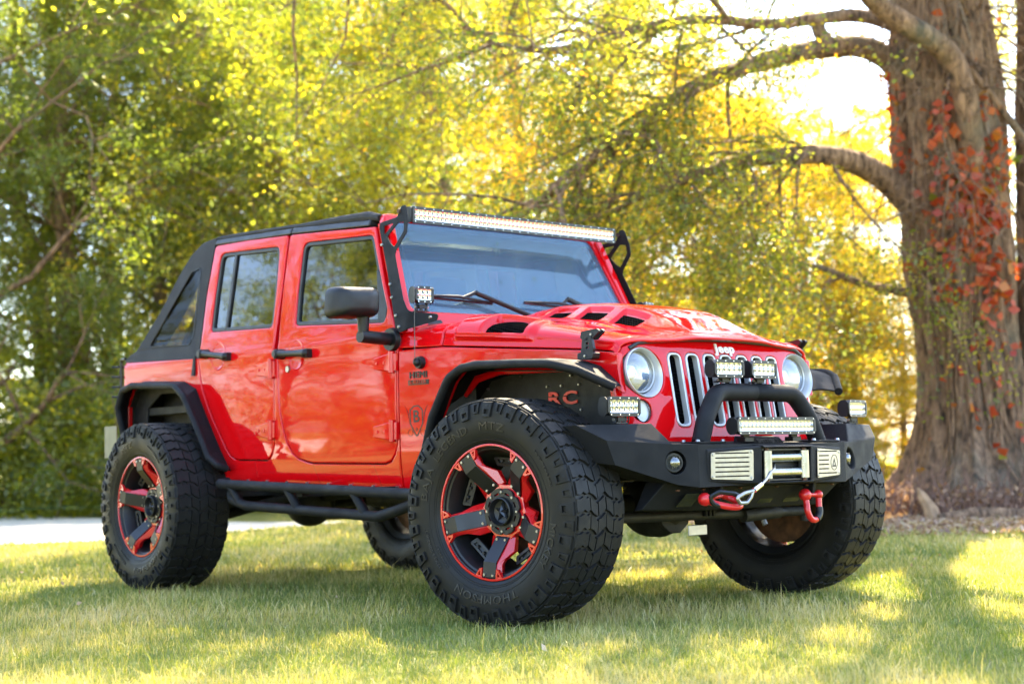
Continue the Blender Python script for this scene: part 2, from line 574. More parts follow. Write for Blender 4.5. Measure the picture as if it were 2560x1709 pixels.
ML = {
    'green': leaf_mat('green_leaves', [(0, (.045, .075, .014)), (.45, (.095, .130, .019)), (.8, (.19, .20, .024)), (1, (.32, .27, .03))]),
    'lime': leaf_mat('yellow_green_leaves', [(0, (.075, .105, .014)), (.4, (.17, .19, .018)), (.75, (.31, .285, .020)), (1, (.44, .33, .022))]),
    'gold': leaf_mat('golden_leaves', [(0, (.09, .115, .014)), (.35, (.24, .20, .016)), (.75, (.44, .27, .018)), (1, (.50, .15, .02))]),
    'oak': leaf_mat('oak_leaves', [(0, (.055, .085, .018)), (.5, (.13, .155, .022)), (.85, (.28, .24, .022)), (1, (.42, .22, .02))]),
    'red': leaf_mat('creeper_leaves', [(0, (.40, .045, .025)), (.4, (.55, .10, .03)), (.7, (.50, .17, .02)), (.85, (.30, .24, .02)), (1, (.08, .16, .02))], trans=.35, tgain=1.2),
    'litter': leaf_mat('fallen_leaf_litter', [(0, (.17, .085, .055)), (.5, (.34, .21, .14)), (1, (.50, .38, .28))], trans=.15),
}
def bark_mat():
    a = NT('furrowed_bark')
    tc = a.n('ShaderNodeTexCoord'); mp = a.n('ShaderNodeMapping'); mp.inputs['Scale'].default_value = (1, 1, .24)
    a.l(tc.outputs['Object'], mp.inputs[0])
    n = a.noise(14, 6, .7, mp.outputs[0], .6)
    n2 = a.noise(1.4, 4, .6)
    c = a.ramp(n, [(.36, (.040, .024, .014)), (.48, (.20, .115, .066)), (.66, (.42, .26, .155))])
    l = a.ramp(n2, [(.45, (.08, .08, .06)), (.62, (.16, .15, .105))])
    mx = a.n('ShaderNodeMix', data_type='RGBA'); a.l(a.maprange(n2, .52, .64, 0, .5), mx.inputs[0]); a.l(c, mx.inputs[6]); a.l(l, mx.inputs[7])
    a.l(mx.outputs[2], a.p.inputs['Base Color'])
    a.p.inputs['Roughness'].default_value = .9
    a.bump(n, 1.0, .06)
    return a.m
MB_ = bark_mat()

def branch(mb, p0, d0, L, r0, depth, tips, rg, nseg=5, droop=.0, spread=.8, minr=.012):
    """recursive limb; collects leaf positions in tips"""
    p = Vector(p0); d = Vector(d0).normalized(); path = [p.copy()]; rad = [r0]
    kids = []
    for i in range(nseg):
        d = (d + Vector((rg.normal(0, .16), rg.normal(0, .16), rg.normal(0, .10) - droop))).normalized()
        p = p + d * (L / nseg)
        path.append(p.copy()); rad.append(r0 * (1 - .72 * (i + 1) / nseg))
        if i >= 1: kids.append((p.copy(), d.copy(), rad[-1]))
    mb.tube(path, rad, 8 if r0 > .05 else 5, caps=False)
    if depth == 0:
        tips += path[1:]
        return
    for (q, dd, rr) in kids:
        for _ in range(2 if depth > 1 else 2):
            t = dd.orthogonal().normalized(); t.rotate(Matrix.Rotation(rg.uniform(0, 2 * PI), 3, dd))
            nd = (dd * rg.uniform(.45, .9) + t * spread).normalized()
            branch(mb, q, nd, L * rg.uniform(.48, .66), max(minr, rr * .6), depth - 1, tips, rg, max(3, nseg - 1), droop * 1.2, spread, minr)
    tips.append(path[-1])

def make_tree(name, H, CR, z0, leafmat, nleaf, seed, ls=.10, trunk_r=.2, tbias=.5, nl=13):
    rg = np.random.default_rng(seed)
    root = empty(name, (0, 0, 0))
    mb = MB(); tips = []
    tp = []; x = y = 0
    ns = 9
    for i in range(ns + 1):
        z = H * .82 * i / ns
        tp.append(Vector((x, y, z))); x += rg.normal(0, .12); y += rg.normal(0, .12)
    rad = [trunk_r * (1.35 if i == 0 else 1) * (1 - .80 * i / ns) + .02 for i in range(ns + 1)]
    mb.tube(tp, rad, 10, caps=False)
    for i in range(nl):
        k = (i + .5) / nl
        z = z0 + (H * .80 - z0) * k
        j = min(ns - 1, int(z / (H * .82) * ns)); f = z / (H * .82) * ns - j
        base = tp[j].lerp(tp[j + 1], min(1, f))
        a = i * 2.4 + rg.uniform(-.4, .4)
        env = CR * (math.sin(PI * (.18 + .74 * k)) ** .7)
        d = Vector((math.cos(a), math.sin(a), .35 + .5 * k))
        branch(mb, base, d, env * .85, max(.02, rad[j] * .32), 2, tips, rg, 4, .03, .75)
    mb.build('trunk', MB_, root, ang=80, recalc=False)
    T = np.array([tuple(t) for t in tips])
    # each limb tip carries a handful of twigs; leaves sit in sprays along them
    K = 5
    td = rg.normal(size=(len(T), K, 3)); td[:, :, 2] = td[:, :, 2] * .6 - .15
    td /= np.linalg.norm(td, axis=2)[:, :, None]
    tl = rg.uniform(.25, .75, (len(T), K))
    idx = rg.integers(0, len(T), nleaf); tk = rg.integers(0, K, nleaf)
    u = rg.uniform(.1, 1, nleaf) ** .8
    C = T[idx] + td[idx, tk] * (tl[idx, tk] * u)[:, None] + rg.normal(size=(nleaf, 3)) * .065
    ct = rg.uniform(0, 1, len(T)) * .5
    ph = np.sin(T[:, 0] * .9 + seed) + np.sin(T[:, 1] * 1.1 + 2 * seed) + np.sin(T[:, 2] * .8)
    ct = ct + .5 * (ph / 6 + .5)
    tint = np.clip(ct[idx] * .8 + rg.normal(0, .14, nleaf) + (tbias - .5), 0, 1)
    C[:, 2] = np.maximum(C[:, 2], .15)
    S = ls * rg.uniform(.6, 1.35, nleaf)
    leaf_cloud('crown', C, S, tint, leafmat, root, rg)
    return root
def copy_tree(o, parent=None):
    c = o.copy(); COL.objects.link(c); c.parent = parent
    for ch in list(o.children): copy_tree(ch, c)
    return c
def at(az_px, dist, z=0):
    """ground point seen in the photograph's column az_px (full size) at a horizontal distance"""
    a = _yaw - math.atan((az_px - 1280) / 3834)
    return (CAM.x + dist * math.cos(a), CAM.y + dist * math.sin(a), z)
# ================================================================ THE CAR
# car axes = world axes: +X forward, +Y to the car's left, front axle at x=0, rear axle at x=-2.946
car = empty('off_road_car', (0, 0, 0))
tagp(car, 'lifted red four-door off-road car with black soft top and big mud tyres on grass', 'car')
RA = -2.946

def ys(z):
    if z > 1.30: return .79 - .14 * (z - 1.27)
    if z > 1.22:
        t = (z - 1.22) / .08
        a = .79; b = .79 - .14 * (z - 1.27)
        return a * (1 - t) + b * t + .002 * math.sin(PI * t)
    b = .79 + .0045 * (1 - ((z - .98) / .27) ** 2) if z > .71 else .79
    if z < .71: b -= .22 * (.71 - z) ** 1.4
    return b
def Fs(u, v, w): return (u, -(ys(v) + w), v)
def Ff(u, v, w): return (u, -(ys(min(v, 1.2)) - .14 * (u + .95) + w), v)
ZC = [.58 + .03 * i for i in range(22)] + [1.235, 1.25, 1.265, 1.28, 1.295, 1.31]

# ---- tub side
tub = [(-.937, .545), (-.937, 1.262), (-.945, 1.262), (-.946, 1.10), (-.950, .745), (-.968, .705), (-1.0, .672), (-1.055, .659), (-1.66, .670), (-1.72, .678), (-1.80, .697),
       (-1.855, .728), (-1.90, .78), (-1.932, .847), (-1.958, .94), (-1.970, 1.03), (-1.980, 1.262), (-2.010, 1.262), (-2.012, .85), (-2.016, .78), (-2.035, .73), (-2.06, .705), (-2.10, .691),
       (-2.38, .697), (-2.43, .706), (-2.475, .728), (-2.515, .765), (-2.56, .82), (-2.655, .933), (-2.71, 1.01), (-2.76, 1.09), (-2.785, 1.16), (-2.799, 1.24), (-2.802, 1.276), (-3.695, 1.306),
       (-3.70, .70), (-3.655, .70), (-3.65, 1.05), (-3.58, 1.13), (-3.42, 1.15), (-2.95, 1.12), (-2.84, 1.08), (-2.76, .98), (-2.60, .72), (-2.55, .595)]
body = panel('body', tub, [], Fs, .03, .007, M['paint'], car, ZC)
# inner structure behind the gaps, rear wall, floor, firewall
b = MB()
b.prism([(-.95, .56), (-.95, 1.24), (-3.66, 1.26), (-3.66, .72), (-3.52, .72), (-3.50, 1.02), (-3.34, 1.10), (-2.95, 1.09), (-2.78, .95), (-2.62, .70), (-2.56, .60)], lambda u, v, d: (u, d, v), -.745, -.735)
b.prism([(-.95, .56), (-.95, 1.24), (-3.66, 1.26), (-3.66, .72), (-3.52, .72), (-3.50, 1.02), (-3.34, 1.10), (-2.95, 1.09), (-2.78, .95), (-2.62, .70), (-2.56, .60)], lambda u, v, d: (u, d, v), .735, .745)
b.box((-1.85, 0, .62), (1.8, 1.46, .04)); b.box((-3.2, 0, 1.0), (1.0, 1.46, .04)); b.box((-2.72, 0, .81), (.04, 1.46, .38))
b.box((-.86, 0, .88), (.04, 1.40, .62))
for sx in (-1, 1):
    b.box((-2.95, sx * .60, .95), (1.2, .02, .45)); b.box((-.08, sx * .50, .87), (.62, .012, .46))
inner = b.build('floor_pan', M['inner'], car)
rear = MB().prism(rnd([(-.785, .70), (.785, .70), (.785, 1.30), (-.785, 1.30)], .03), lambda u, v, d: (-3.695 + d, u, v), -.03, 0).build('tailgate', M['paint'], car, bevel=.006)
bodyL = mirrored(body, car); bodyL.name = 'body'

# ---- front fender sides, tapering to the grille
fen = [(-.931, .545), (-.931, 1.184), (-.66, 1.181), (.17, 1.111), (.335, 1.091), (.338, 1.02), (.350, .93), (.335, .93), (.29, .985), (.235, 1.036), (.153, 1.066), (.015, 1.082), (-.40, 1.098), (-.50, 1.085), (-.58, 1.02), (-.66, .88), (-.72, .72), (-.755, .545)]
fender = panel('fender', rnd(fen, [0, .01, 0, 0, .01, 0, 0, 0, .02, .03, .03, .05, .04, .05, .05, .05, .05, 0], 3), [], Ff, .03, .006, M['paint'], car, ZC)
fenderL = mirrored(fender)

# ---- hood and cowl: one cross-section law
def hw(x): return .79 - .14 * (x + .95) - .004
def smooth_interp(x, a, b): return sum(float(np.interp(x + d, a, b)) * w for d, w in ((-.07, .1), (-.045, .15), (-.02, .25), (.02, .25), (.045, .15), (.07, .1)))
def hzs(x): return (lambda q, a, b: smooth_interp(q, a, b))(x, [-.95, -.66, -.5, -.3, -.08, .18, .33, .42], [1.312, 1.306, 1.298, 1.278, 1.250, 1.197, 1.168, 1.146])
def hzg(x): return float(np.interp(x, [-.95, -.665, .174, .339, .42], [1.198, 1.190, 1.120, 1.100, 1.096]))
def hdm(x): return smooth_interp(x, [-.95, -.74, -.62, -.4, -.13, .04, .14, .24, .33, .41], [0, 0, .035, .060, .076, .080, .070, .042, .018, .004])
def sstep(a, b, x):
    t = min(1, max(0, (x - a) / (b - a))); return t * t * (3 - 2 * t)
RW = .17
def hood_pt(x, t, dome=True):
    """t in -1..1 across; returns y, z"""
    s = 1 if t >= 0 else -1; a = abs(t)
    w = hw(x); zs = hzs(x); zg = hzg(x)
    TA = .60
    if a < TA:
        y = a / TA * (w - RW); z = zs + .018 * (1 - (y / (w - RW)) ** 2)
    else:
        q = (a - TA) / (1 - TA)
        # arc then straight skirt
        ang = min(1, q / .72) * PI / 2
        e = 2 / 2.3
        y = w - RW - .012 + (RW) * math.sin(ang) ** e
        z0 = zg + (zs - zg) * .30
        z = z0 + (zs - z0) * math.cos(ang) ** e if ang < PI / 2 - 1e-6 else z0
        if q > .72:
            k = (q - .72) / .28
            z = z0 + (zg - z0) * k; y = w - .012 + .012 * k
    if dome:
        z += hdm(x) * (1 - sstep(.19, .335, y)) + .010 * (hdm(x) > 0) * min(1, hdm(x) / .05) * (1 - sstep(.32, .45, y)) 
    return s * y, z
def xfront(y): return .415 - .085 * (abs(y) / .60) ** 2.0
VENT = [(-.455, -.305), (-.235, -.075), (-.005, .150)]
def rbox(x, a, b, f): return sstep(a - f, a + f, x) * (1 - sstep(b - f, b + f, x))
def hood_grid(x0, nx, nt, carve=True):
    P = np.zeros((nx, nt, 3))
    for j in range(nt):
        t = -1 + 2 * j / (nt - 1)
        for i in range(nx):
            u = i / (nx - 1)
            yy, _ = hood_pt(.2, t)
            x1 = xfront(yy)
            x = x0 + u * (x1 - x0)
            y, z = hood_pt(x, t)
            # front lip rolls down
            k = max(0, (u - .965) / .035)
            z -= .016 * k * k
            P[i, j] = (x, y, z)
    du = np.gradient(P, axis=0); dv = np.gradient(P, axis=1)
    N = np.cross(du, dv); N /= np.linalg.norm(N, axis=2)[:, :, None] + 1e-12
    N[N[:, :, 2] < -.2] *= -1
    if carve:
        D = np.zeros((nx, nt))
        X = P[:, :, 0]; Y = np.abs(P[:, :, 1]); Z = P[:, :, 2]
        def SB(v, a, b, f):
            def S(a_, b_, v_):
                t_ = np.clip((v_ - a_) / (b_ - a_), 0, 1); return t_ * t_ * (3 - 2 * t_)
            return S(a - f, a + f, v) * (1 - S(b - f, b + f, v))
        for a, c in VENT:
            D -= .017 * SB(X + (Y - .28) * .25, a, c, .005) * SB(Y, .238, .322, .006)
        # side scoop: a low blister on the rounded shoulder with an opening in its upper side
        def ST(a_, b_, v_):
            t_ = np.clip((v_ - a_) / (b_ - a_), 0, 1); return t_ * t_ * (3 - 2 * t_)
        ZG = np.vectorize(hzg)(X); HW = np.vectorize(hw)(X)
        m = SB(X, -.575, -.135, .022) * ST(.020, .032, Z - ZG) * ST(-.150, -.118, Y - HW)
        D += .030 * m * (.55 + .45 * ST(-.12, -.40, X))
        op = SB(X, -.415, -.185, .010) * ST(.052, .060, Z - ZG) * ST(-.112, -.102, Y - HW)
        D -= .040 * op
        P = P + N * D[:, :, None]
    return P, N
def grid_mb(P):
    nx, nt = P.shape[:2]
    b = MB(); b.v = [tuple(p) for p in P.reshape(-1, 3)]
    b.f = [(i * nt + j, (i + 1) * nt + j, (i + 1) * nt + j + 1, i * nt + j + 1) for i in range(nx - 1) for j in range(nt - 1)]
    b.mi = [0] * len(b.f)
    return b
HP, HN = hood_grid(-.655, 190, 261)
hb = grid_mb(HP)
hood = hb.build('hood', M['paint'], car, ang=60)
so = hood.modifiers.new('thick', 'SOLIDIFY'); so.thickness = .012; so.offset = -1 if hood.data.polygons[1000].normal.z > 0 else 1
# mesh inserts in the vents and scoops
def hood_patch(x0, x1, y0, y1, sgn, mat, off, parent, name, zlim=None):
    b = MB(); n = 12; vs = []
    for i in range(n + 1):
        for j in range(7):
            x = x0 + (x1 - x0) * i / n; y = y0 + (y1 - y0) * j / 6
            xx = x - (y - .28) * .25
            z = hzs(xx) + .018 * (1 - (y / (hw(xx) - RW)) ** 2) + hdm(xx) * (1 - sstep(.19, .335, y)) + .010 * (1 - sstep(.32, .45, y))
            vs.append((xx, sgn * y, z + off))
    b.add(vs, [(i * 7 + j, (i + 1) * 7 + j, (i + 1) * 7 + j + 1, i * 7 + j + 1) for i in range(n) for j in range(6)])
    return b.build(name, mat, parent)
for sg in (-1, 1):
    for a, c in VENT:
        hood_patch(a + .008, c - .003, .252, .321, sg, M['mesh'], -.0148, hood, 'vent_mesh')
    # dark floor of the scoop opening
    def t_where(x, f):
        lo, hi = .45, .999
        for _ in range(30):
            m_ = (lo + hi) / 2
            if f(*hood_pt(x, m_)): lo = m_
            else: hi = m_
        return lo
    b = MB(); n = 24; vs = []
    for i in range(n + 1):
        k = i / n; x = -.412 + .224 * k
        t0 = t_where(x, lambda y, z: z > hzg(x) + .056); t1 = t_where(x, lambda y, z: y < hw(x) - .106)
        t1 = t0 + (t1 - t0) * (.25 + .75 * math.sin(PI * k) ** .45)
        for q in range(6):
            t = t0 + (t1 - t0) * q / 5
            y, z = hood_pt(x, t); y2, z2 = hood_pt(x, t + .004)
            nv = Vector((-(z2 - z), (y2 - y))).normalized()
            if nv.y < 0: nv = -nv
            vs.append((x, sg * (y + abs(nv.x) * -.001), z - nv.y * .001))
    b.add(vs, [(i * 6 + q, (i + 1) * 6 + q, (i + 1) * 6 + q + 1, i * 6 + q + 1) for i in range(n) for q in range(5)])
    b.build('scoop_opening', M['mesh'], hood)

# cowl
nx, nt = 24, 121
CP = np.zeros((nx, nt, 3))
for i in range(nx):
    x = -.935 + (.935 - .663) * i / (nx - 1)
    for j in range(nt):
        y, z = hood_pt(x, -1 + 2 * j / (nt - 1), False)
        if abs(y) < .72: z -= .012 * sstep(.72, .66, abs(y)) * 0
        CP[i, j] = (x, y, z - .002)
cb = grid_mb(CP)
cowl = cb.build('cowl', M['paint'], car, ang=60)
so = cowl.modifiers.new('thick', 'SOLIDIFY'); so.thickness = .012; so.offset = -1 if cowl.data.polygons[1000].normal.z > 0 else 1

# ---- doors
fd = [(-.951, 1.283), (-.951, 1.10), (-.955, .745), (-.973, .708), (-1.003, .678), (-1.055, .664), (-1.66, .675), (-1.72, .683), (-1.80, .702), (-1.850, .732), (-1.894, .784), (-1.926, .85), (-1.952, .94), (-1.965, 1.03), (-1.975, 1.245), (-1.985, 1.58), (-1.975, 1.862), (-1.60, 1.834), (-1.200, 1.802), (-1.075, 1.51)]
fw = [(-1.832, 1.372), (-1.842, 1.536), (-1.838, 1.803), (-1.215, 1.763), (-1.105, 1.525), (-1.035, 1.385), (-1.045, 1.322)]
fwr = [.035, .02, .05, .05, .02, .05, .05]
rd = [(-2.017, 1.245), (-2.018, .85), (-2.022, .785), (-2.04, .738), (-2.065, .712), (-2.10, .697), (-2.38, .703), (-2.43, .712), (-2.47, .733), (-2.508, .769), (-2.553, .824), (-2.649, .937), (-2.704, 1.014), (-2.754, 1.092), (-2.779, 1.162), (-2.793, 1.24), (-2.798, 1.32), (-2.795, 1.63), (-2.760, 1.900), (-2.40, 1.888), (-1.995, 1.863), (-1.999, 1.58)]
rw = [(-2.704, 1.408), (-2.702, 1.62), (-2.690, 1.848), (-2.066, 1.812), (-2.055, 1.60), (-2.050, 1.380)]
rwr = [.035, .02, .05, .05, .02, .04]
def inset(pts, d):
    n = len(pts); out = []
    ar = sum(pts[i][0] * pts[(i + 1) % n][1] - pts[(i + 1) % n][0] * pts[i][1] for i in range(n))
    sg = 1 if ar > 0 else -1
    for i in range(n):
        p = Vector(pts[i]); a = (p - Vector(pts[i - 1])).normalized(); b_ = (Vector(pts[(i + 1) % n]) - p).normalized()
        na = Vector((-a.y, a.x)) * sg; nb = Vector((-b_.y, b_.x)) * sg
        m = (na + nb)
        m = m / max(.35, m.length_squared / 2)
        out.append(tuple(p + m * d))
    return out
UZ = ZC + [1.35, 1.45, 1.55, 1.65, 1.75, 1.85]
def make_door(pts, win, wr, rpts, name='door'):
    d = panel(name, rpts, [rnd(win, wr)], lambda u, v, w: Fs(u, v, w + (.002 if v > 1.2 else 0)), .032, .007, M['paint'], car, UZ)
    seal = panel('window_seal', rnd(inset(win, .0005), wr), [rnd(inset(win, .020), [max(0, r - .016) for r in wr])], lambda u, v, w: Fs(u, v, w - .004), .02, .004, M['trim'], d, ())
    g = MB().prism(rnd(inset(win, .016), [max(.004, r - .012) for r in wr]), Fs, -.020, -.016).build('window_glass', M['darkglass'], d)
    return d
door1 = make_door(fd, fw, fwr, rnd(fd, [.02, 0, 0, 0, 0, 0, 0, 0, 0, 0, 0, 0, 0, 0, 0, 0, .02, 0, .03, 0]))
door2 = make_door(rd, rw, rwr, rnd(rd, [0] * 18 + [.03, 0, .02, 0]))
MB().prism([(-2.560, 1.395), (-2.535, 1.395), (-2.517, 1.84), (-2.542, 1.842)], Fs, -.017, -.004).build('window_divider', M['trim'], door2, bevel=.003)

def handle(d, x0, x1, z0, z1):
    """pull handle with a round push button"""
    yb = -(ys(z0)); b = MB()
    b.cyl((x0 + .010, yb + .005, z0), (x0 + .010, yb - .055, z0), .027, .025, 24)
    a = Vector((x0 + .02, yb - .038, z0)); c = Vector((x1, yb - .036, z1))
    d_ = (c - a)
    b.tube([a, a + d_ * .25, a + d_ * .55, a + d_ * .85, c, c + Vector((.012, .012, 0))], [.020, .0175, .0165, .019, .021, .012], 12)
    b.box((x1 - .012, yb - .012, z1), (.05, .05, .044))
    h = b.build('door_handle', M['plastic'], d, bevel=.004)
    q = MB(); q.cyl((x0 + .010, yb - .055, z0), (x0 + .010, yb - .062, z0), .018, .017, 20)
    q.build('push_button', M['trim'], h)
    # dished recess ring behind the handle
    e = MB(); cx = (x0 + x1) / 2; cz = (z0 + z1) / 2 - .004
    e.lathe([(.078, -.0005), (.074, .003), (.066, .0005), (.030, -.001)], lambda a_, b_, h_: (cx + a_, -(ys(cz + b_) + .0015 + h_), cz + b_), 40)
    e.build('handle_cup', M['paint'], d)
handle(door1, -1.930, -1.665, 1.232, 1.220)
handle(door2, -2.715, -2.455, 1.286, 1.256)
q = MB(); q.cyl((-1.872, -.790, 1.153), (-1.872, -.803, 1.153), .017, .016, 20); q.build('key_lock', M['steel'], door1)

def hinge(d, x, z, h=.082):
    """two-leaf body coloured hinge, wedge shaped"""
    b = MB(); y = -ys(z)
    L = .150
    b.hexa([(x - L, y + .003, z - h * .34), (x - .012, y + .003, z - h * .52), (x - .012, y + .003, z + h * .52), (x - L, y + .003, z + h * .34),
            (x - L, y - .015, z - h * .30), (x - .012, y - .021, z - h * .50), (x - .012, y - .021, z + h * .50), (x - L, y - .015, z + h * .30)])
    b.cyl((x + .002, y - .016, z - h * .62), (x + .002, y - .016, z + h * .62), .015, seg=14)
    b.hexa([(x + .008, y + .003, z - h * .5), (x + .030, y + .003, z - h * .5), (x + .030, y + .003, z + h * .5), (x + .008, y + .003, z + h * .5),
            (x + .008, y - .020, z - h * .5), (x + .026, y - .012, z - h * .5), (x + .026, y - .012, z + h * .5), (x + .008, y - .020, z + h * .5)])
    o = b.build('hinge', M['paint'], d, bevel=.003)
    q = MB()
    for dx in (-.115, -.055): q.cyl((x + dx, y - .010, z), (x + dx, y - .0215, z), .0085, .007, 12)
    q.pieces('hinge_bolt', M['redplastic'], o)
hinge(door1, -.962, 1.130); hinge(door1, -.966, .812)
hinge(door2, -2.022, 1.163); hinge(door2, -2.028, .848)

# side mirror on the front door
mm = MB()
mo = rnd([(-1.163, 1.318), (-.912, 1.330), (-.905, 1.470), (-1.150, 1.462)], .04, 6)
# housing: front shell is a bulged box, deeper in the middle
ctr = Vector((-1.035, 1.395))
def mir(u, v, d):
    return (-.955 + d, u, v)
prof = [(1.0, -.030), (1.0, .0), (.985, .030), (.90, .062), (.72, .080), (.40, .088)]
loops = []
for (sc_, dd) in prof:
    loops.append([mir(ctr.x + (p[0] - ctr.x) * sc_, ctr.y + (p[1] - ctr.y) * sc_, dd) for p in mo])
n = len(mo); vs = [p for lp in loops for p in lp]
fs = [(k * n + i, k * n + (i + 1) % n, (k + 1) * n + (i + 1) % n, (k + 1) * n + i) for k in range(len(prof) - 1) for i in range(n)]
fs.append(tuple((len(prof) - 1) * n + i for i in range(n))); fs.append(tuple(range(n - 1, -1, -1)))
mm.add(vs, fs)
mm.tube([(-.945, -.975, 1.335), (-.945, -.975, 1.262)], [.030, .024], 16)
mm.tube(bend([(-.945, -.995, 1.243), (-.945, -.90, 1.238), (-.968, -.80, 1.236)], .03), [.026] * 9 if False else .030, 14)
mm.cyl((-.968, -.815, 1.236), (-.968, -.79, 1.236), .052, .056, 24)
mirror = mm.build('door_mirror', M['plastic'], door1, ang=50)
g = MB().prism([(ctr.x + (p[0] - ctr.x) * .93, ctr.y + (p[1] - ctr.y) * .93) for p in mo], mir, -.0325, -.031).build('mirror_glass', M['mirror'], mirror)
# black sail in front of the window
MB().prism(rnd([(-1.045, 1.322), (-1.10, 1.325), (-1.16, 1.60), (-1.125, 1.56), (-1.042, 1.40)], .01), Fs, -.014, -.001).build('mirror_patch', M['plastic'], door1, bevel=.003)

for d_ in (door1, door2): mirrored(d_)

# ---- windscreen frame
def Fw(u, v, w):
    sl = 1 / math.sqrt(1.25)
    return (-1.11 + .5 * (1.79 - v) - .012 * (u / .7) ** 2 + w * sl, u, v + w * .5 * sl)
wo = rnd([(-.785, 1.285), (.785, 1.285), (.698, 1.868), (-.698, 1.868)], [.02, .02, .04, .04], 6)
wi = [(-.722, 1.372), (.722, 1.372), (.650, 1.836), (-.650, 1.836)]
frame = panel('windscreen_frame', wo, [rnd(wi, [.04, .04, .05, .05], 6)], Fw, .05, .010, M['paint'], car, (-.6, -.4, -.2, 0, .2, .4, .6), cutaxis=0)
panel('windscreen_border', rnd(inset(wi, .0), [.04, .04, .05, .05], 6), [rnd([(-.690, 1.440), (.690, 1.440), (.624, 1.812), (-.624, 1.812)], .03, 6)], lambda u, v, w: Fw(u, v, w - .018), .003, .0008, M['gloss'], frame, (-.6, -.4, -.2, 0, .2, .4, .6), cutaxis=0)
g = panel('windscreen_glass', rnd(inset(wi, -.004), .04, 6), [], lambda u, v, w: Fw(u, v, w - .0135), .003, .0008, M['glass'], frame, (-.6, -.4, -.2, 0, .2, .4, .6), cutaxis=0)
# header strip joining the roof
b = MB()
b.hexa([(-1.145, -.695, 1.825), (-1.145, .695, 1.825), (-1.20, .70, 1.815), (-1.20, -.70, 1.815), (-1.150, -.68, 1.862), (-1.150, .68, 1.862), (-1.20, .69, 1.866), (-1.20, -.69, 1.866)])
b.build('header', M['paint'], frame, bevel=.012)
for sg in (-1, 1):   # A-pillar side trim between frame and door
    MB().prism([(-.935, 1.262), (-.86, 1.262), (-1.115, 1.825), (-1.195, 1.815)], lambda u, v, d: (u, sg * (ys(v) + d), v), -.045, -.003).build('pillar', M['paint'], frame, bevel=.006)

# ---- windscreen wipers
def wiper(xb, yb, tip, y0, y1):
    b = MB()
    base = Vector(Fw(yb, 1.335, .01))
    a1 = Vector(Fw(tip, 1.462, .030))
    b.tube(bend([base + Vector((.02, 0, 0)), base + Vector((0, -.03, .03)), a1], .02), [.013] * 9, 8)
    p0 = Vector(Fw(y0, 1.440, .016)); p1 = Vector(Fw(y1, 1.424, .016)); pm = (p0 + p1) / 2
    b.tube([a1, pm + Vector((.006, .03, .006))], [.009, .008], 8)
    b.tube([p0, pm + Vector((.008, 0, .010)), p1], [.004, .008, .004], 8)
    b.cyl(base + Vector((.03, .01, -.012)), base + Vector((.0, .01, .012)), .020, .016, 14)
    o = b.build('wiper', M['plastic'], car)
    MB().tube([p0 + Vector((-.004, 0, -.006)), p1 + Vector((-.004, 0, -.006))], .0065, 8).build('wiper_blade', M['gloss'], o)
wiper(0, .02, -.33, -.66, -.23)
wiper(0, .60, .27, -.02, .42)
# washer/wiper pivot cap in body colour
MB().sphere((-.80, -.13, 1.325), .028, 16, 8, (1, 1.6, .5)).build('wiper_cap', M['paint'], car)

# ---- light-bar bracket plates along the pillars
def bracket():
    out = rnd([(-.893, 1.262), (-.935, 1.285), (-1.045, 1.56), (-1.150, 1.785), (-1.150, 1.812), (-1.115, 1.815), (-1.012, 1.822), (-.985, 1.872), (-.950, 1.872), (-.925, 1.80), (-.922, 1.735), (-1.004, 1.648), (-.90, 1.42), (-.855, 1.360), (-.70, 1.335), (-.705, 1.305)],
              [.01, .01, .02, .02, .015, .01, .02, .02, .02, .02, .02, .03, .05, .06, .015, .02], 4)
    hole = rnd([(-1.112, 1.792), (-1.030, 1.797), (-1.105, 1.745)], .005, 3)
    hole2 = rnd([(-.995, 1.795), (-.950, 1.79), (-.948, 1.745), (-1.012, 1.678), (-1.045, 1.700), (-1.078, 1.735)], .01, 4)
    def fb(u, v, w):
        y = ys(v) + .014 + w
        # the foot wraps round on to the cowl
        if u > -.84: y -= (u + .84) * .45
        return (u, -y, v)
    o = panel('light_bar_bracket', out, [hole, hole2], fb, .006, .002, M['black'], car, [-.86, -.84, -.82, -.80, -.78, -.76, -.74, -.72], cutaxis=0)
    q = MB()
    for (x, z) in [(-.905, 1.290), (-.94, 1.345), (-.985, 1.435), (-1.01, 1.50), (-1.11, 1.70), (-.735, 1.322)]:
        p = Vector(fb(x, z, 0)); q.cyl(p + Vector((0, .002, 0)), p + Vector((0, -.007, 0)), .0085, .006, 12)
    q.pieces('bracket_bolt', M['bolt'], o)
    p = Vector((-.997, -.715, 1.848))
    q = MB(); q.cyl(p, p + Vector((0, -.016, 0)), .013, .011, 6); q.build('pivot_bolt', M['rust'], o)
    return o
br = bracket(); mirrored(br)

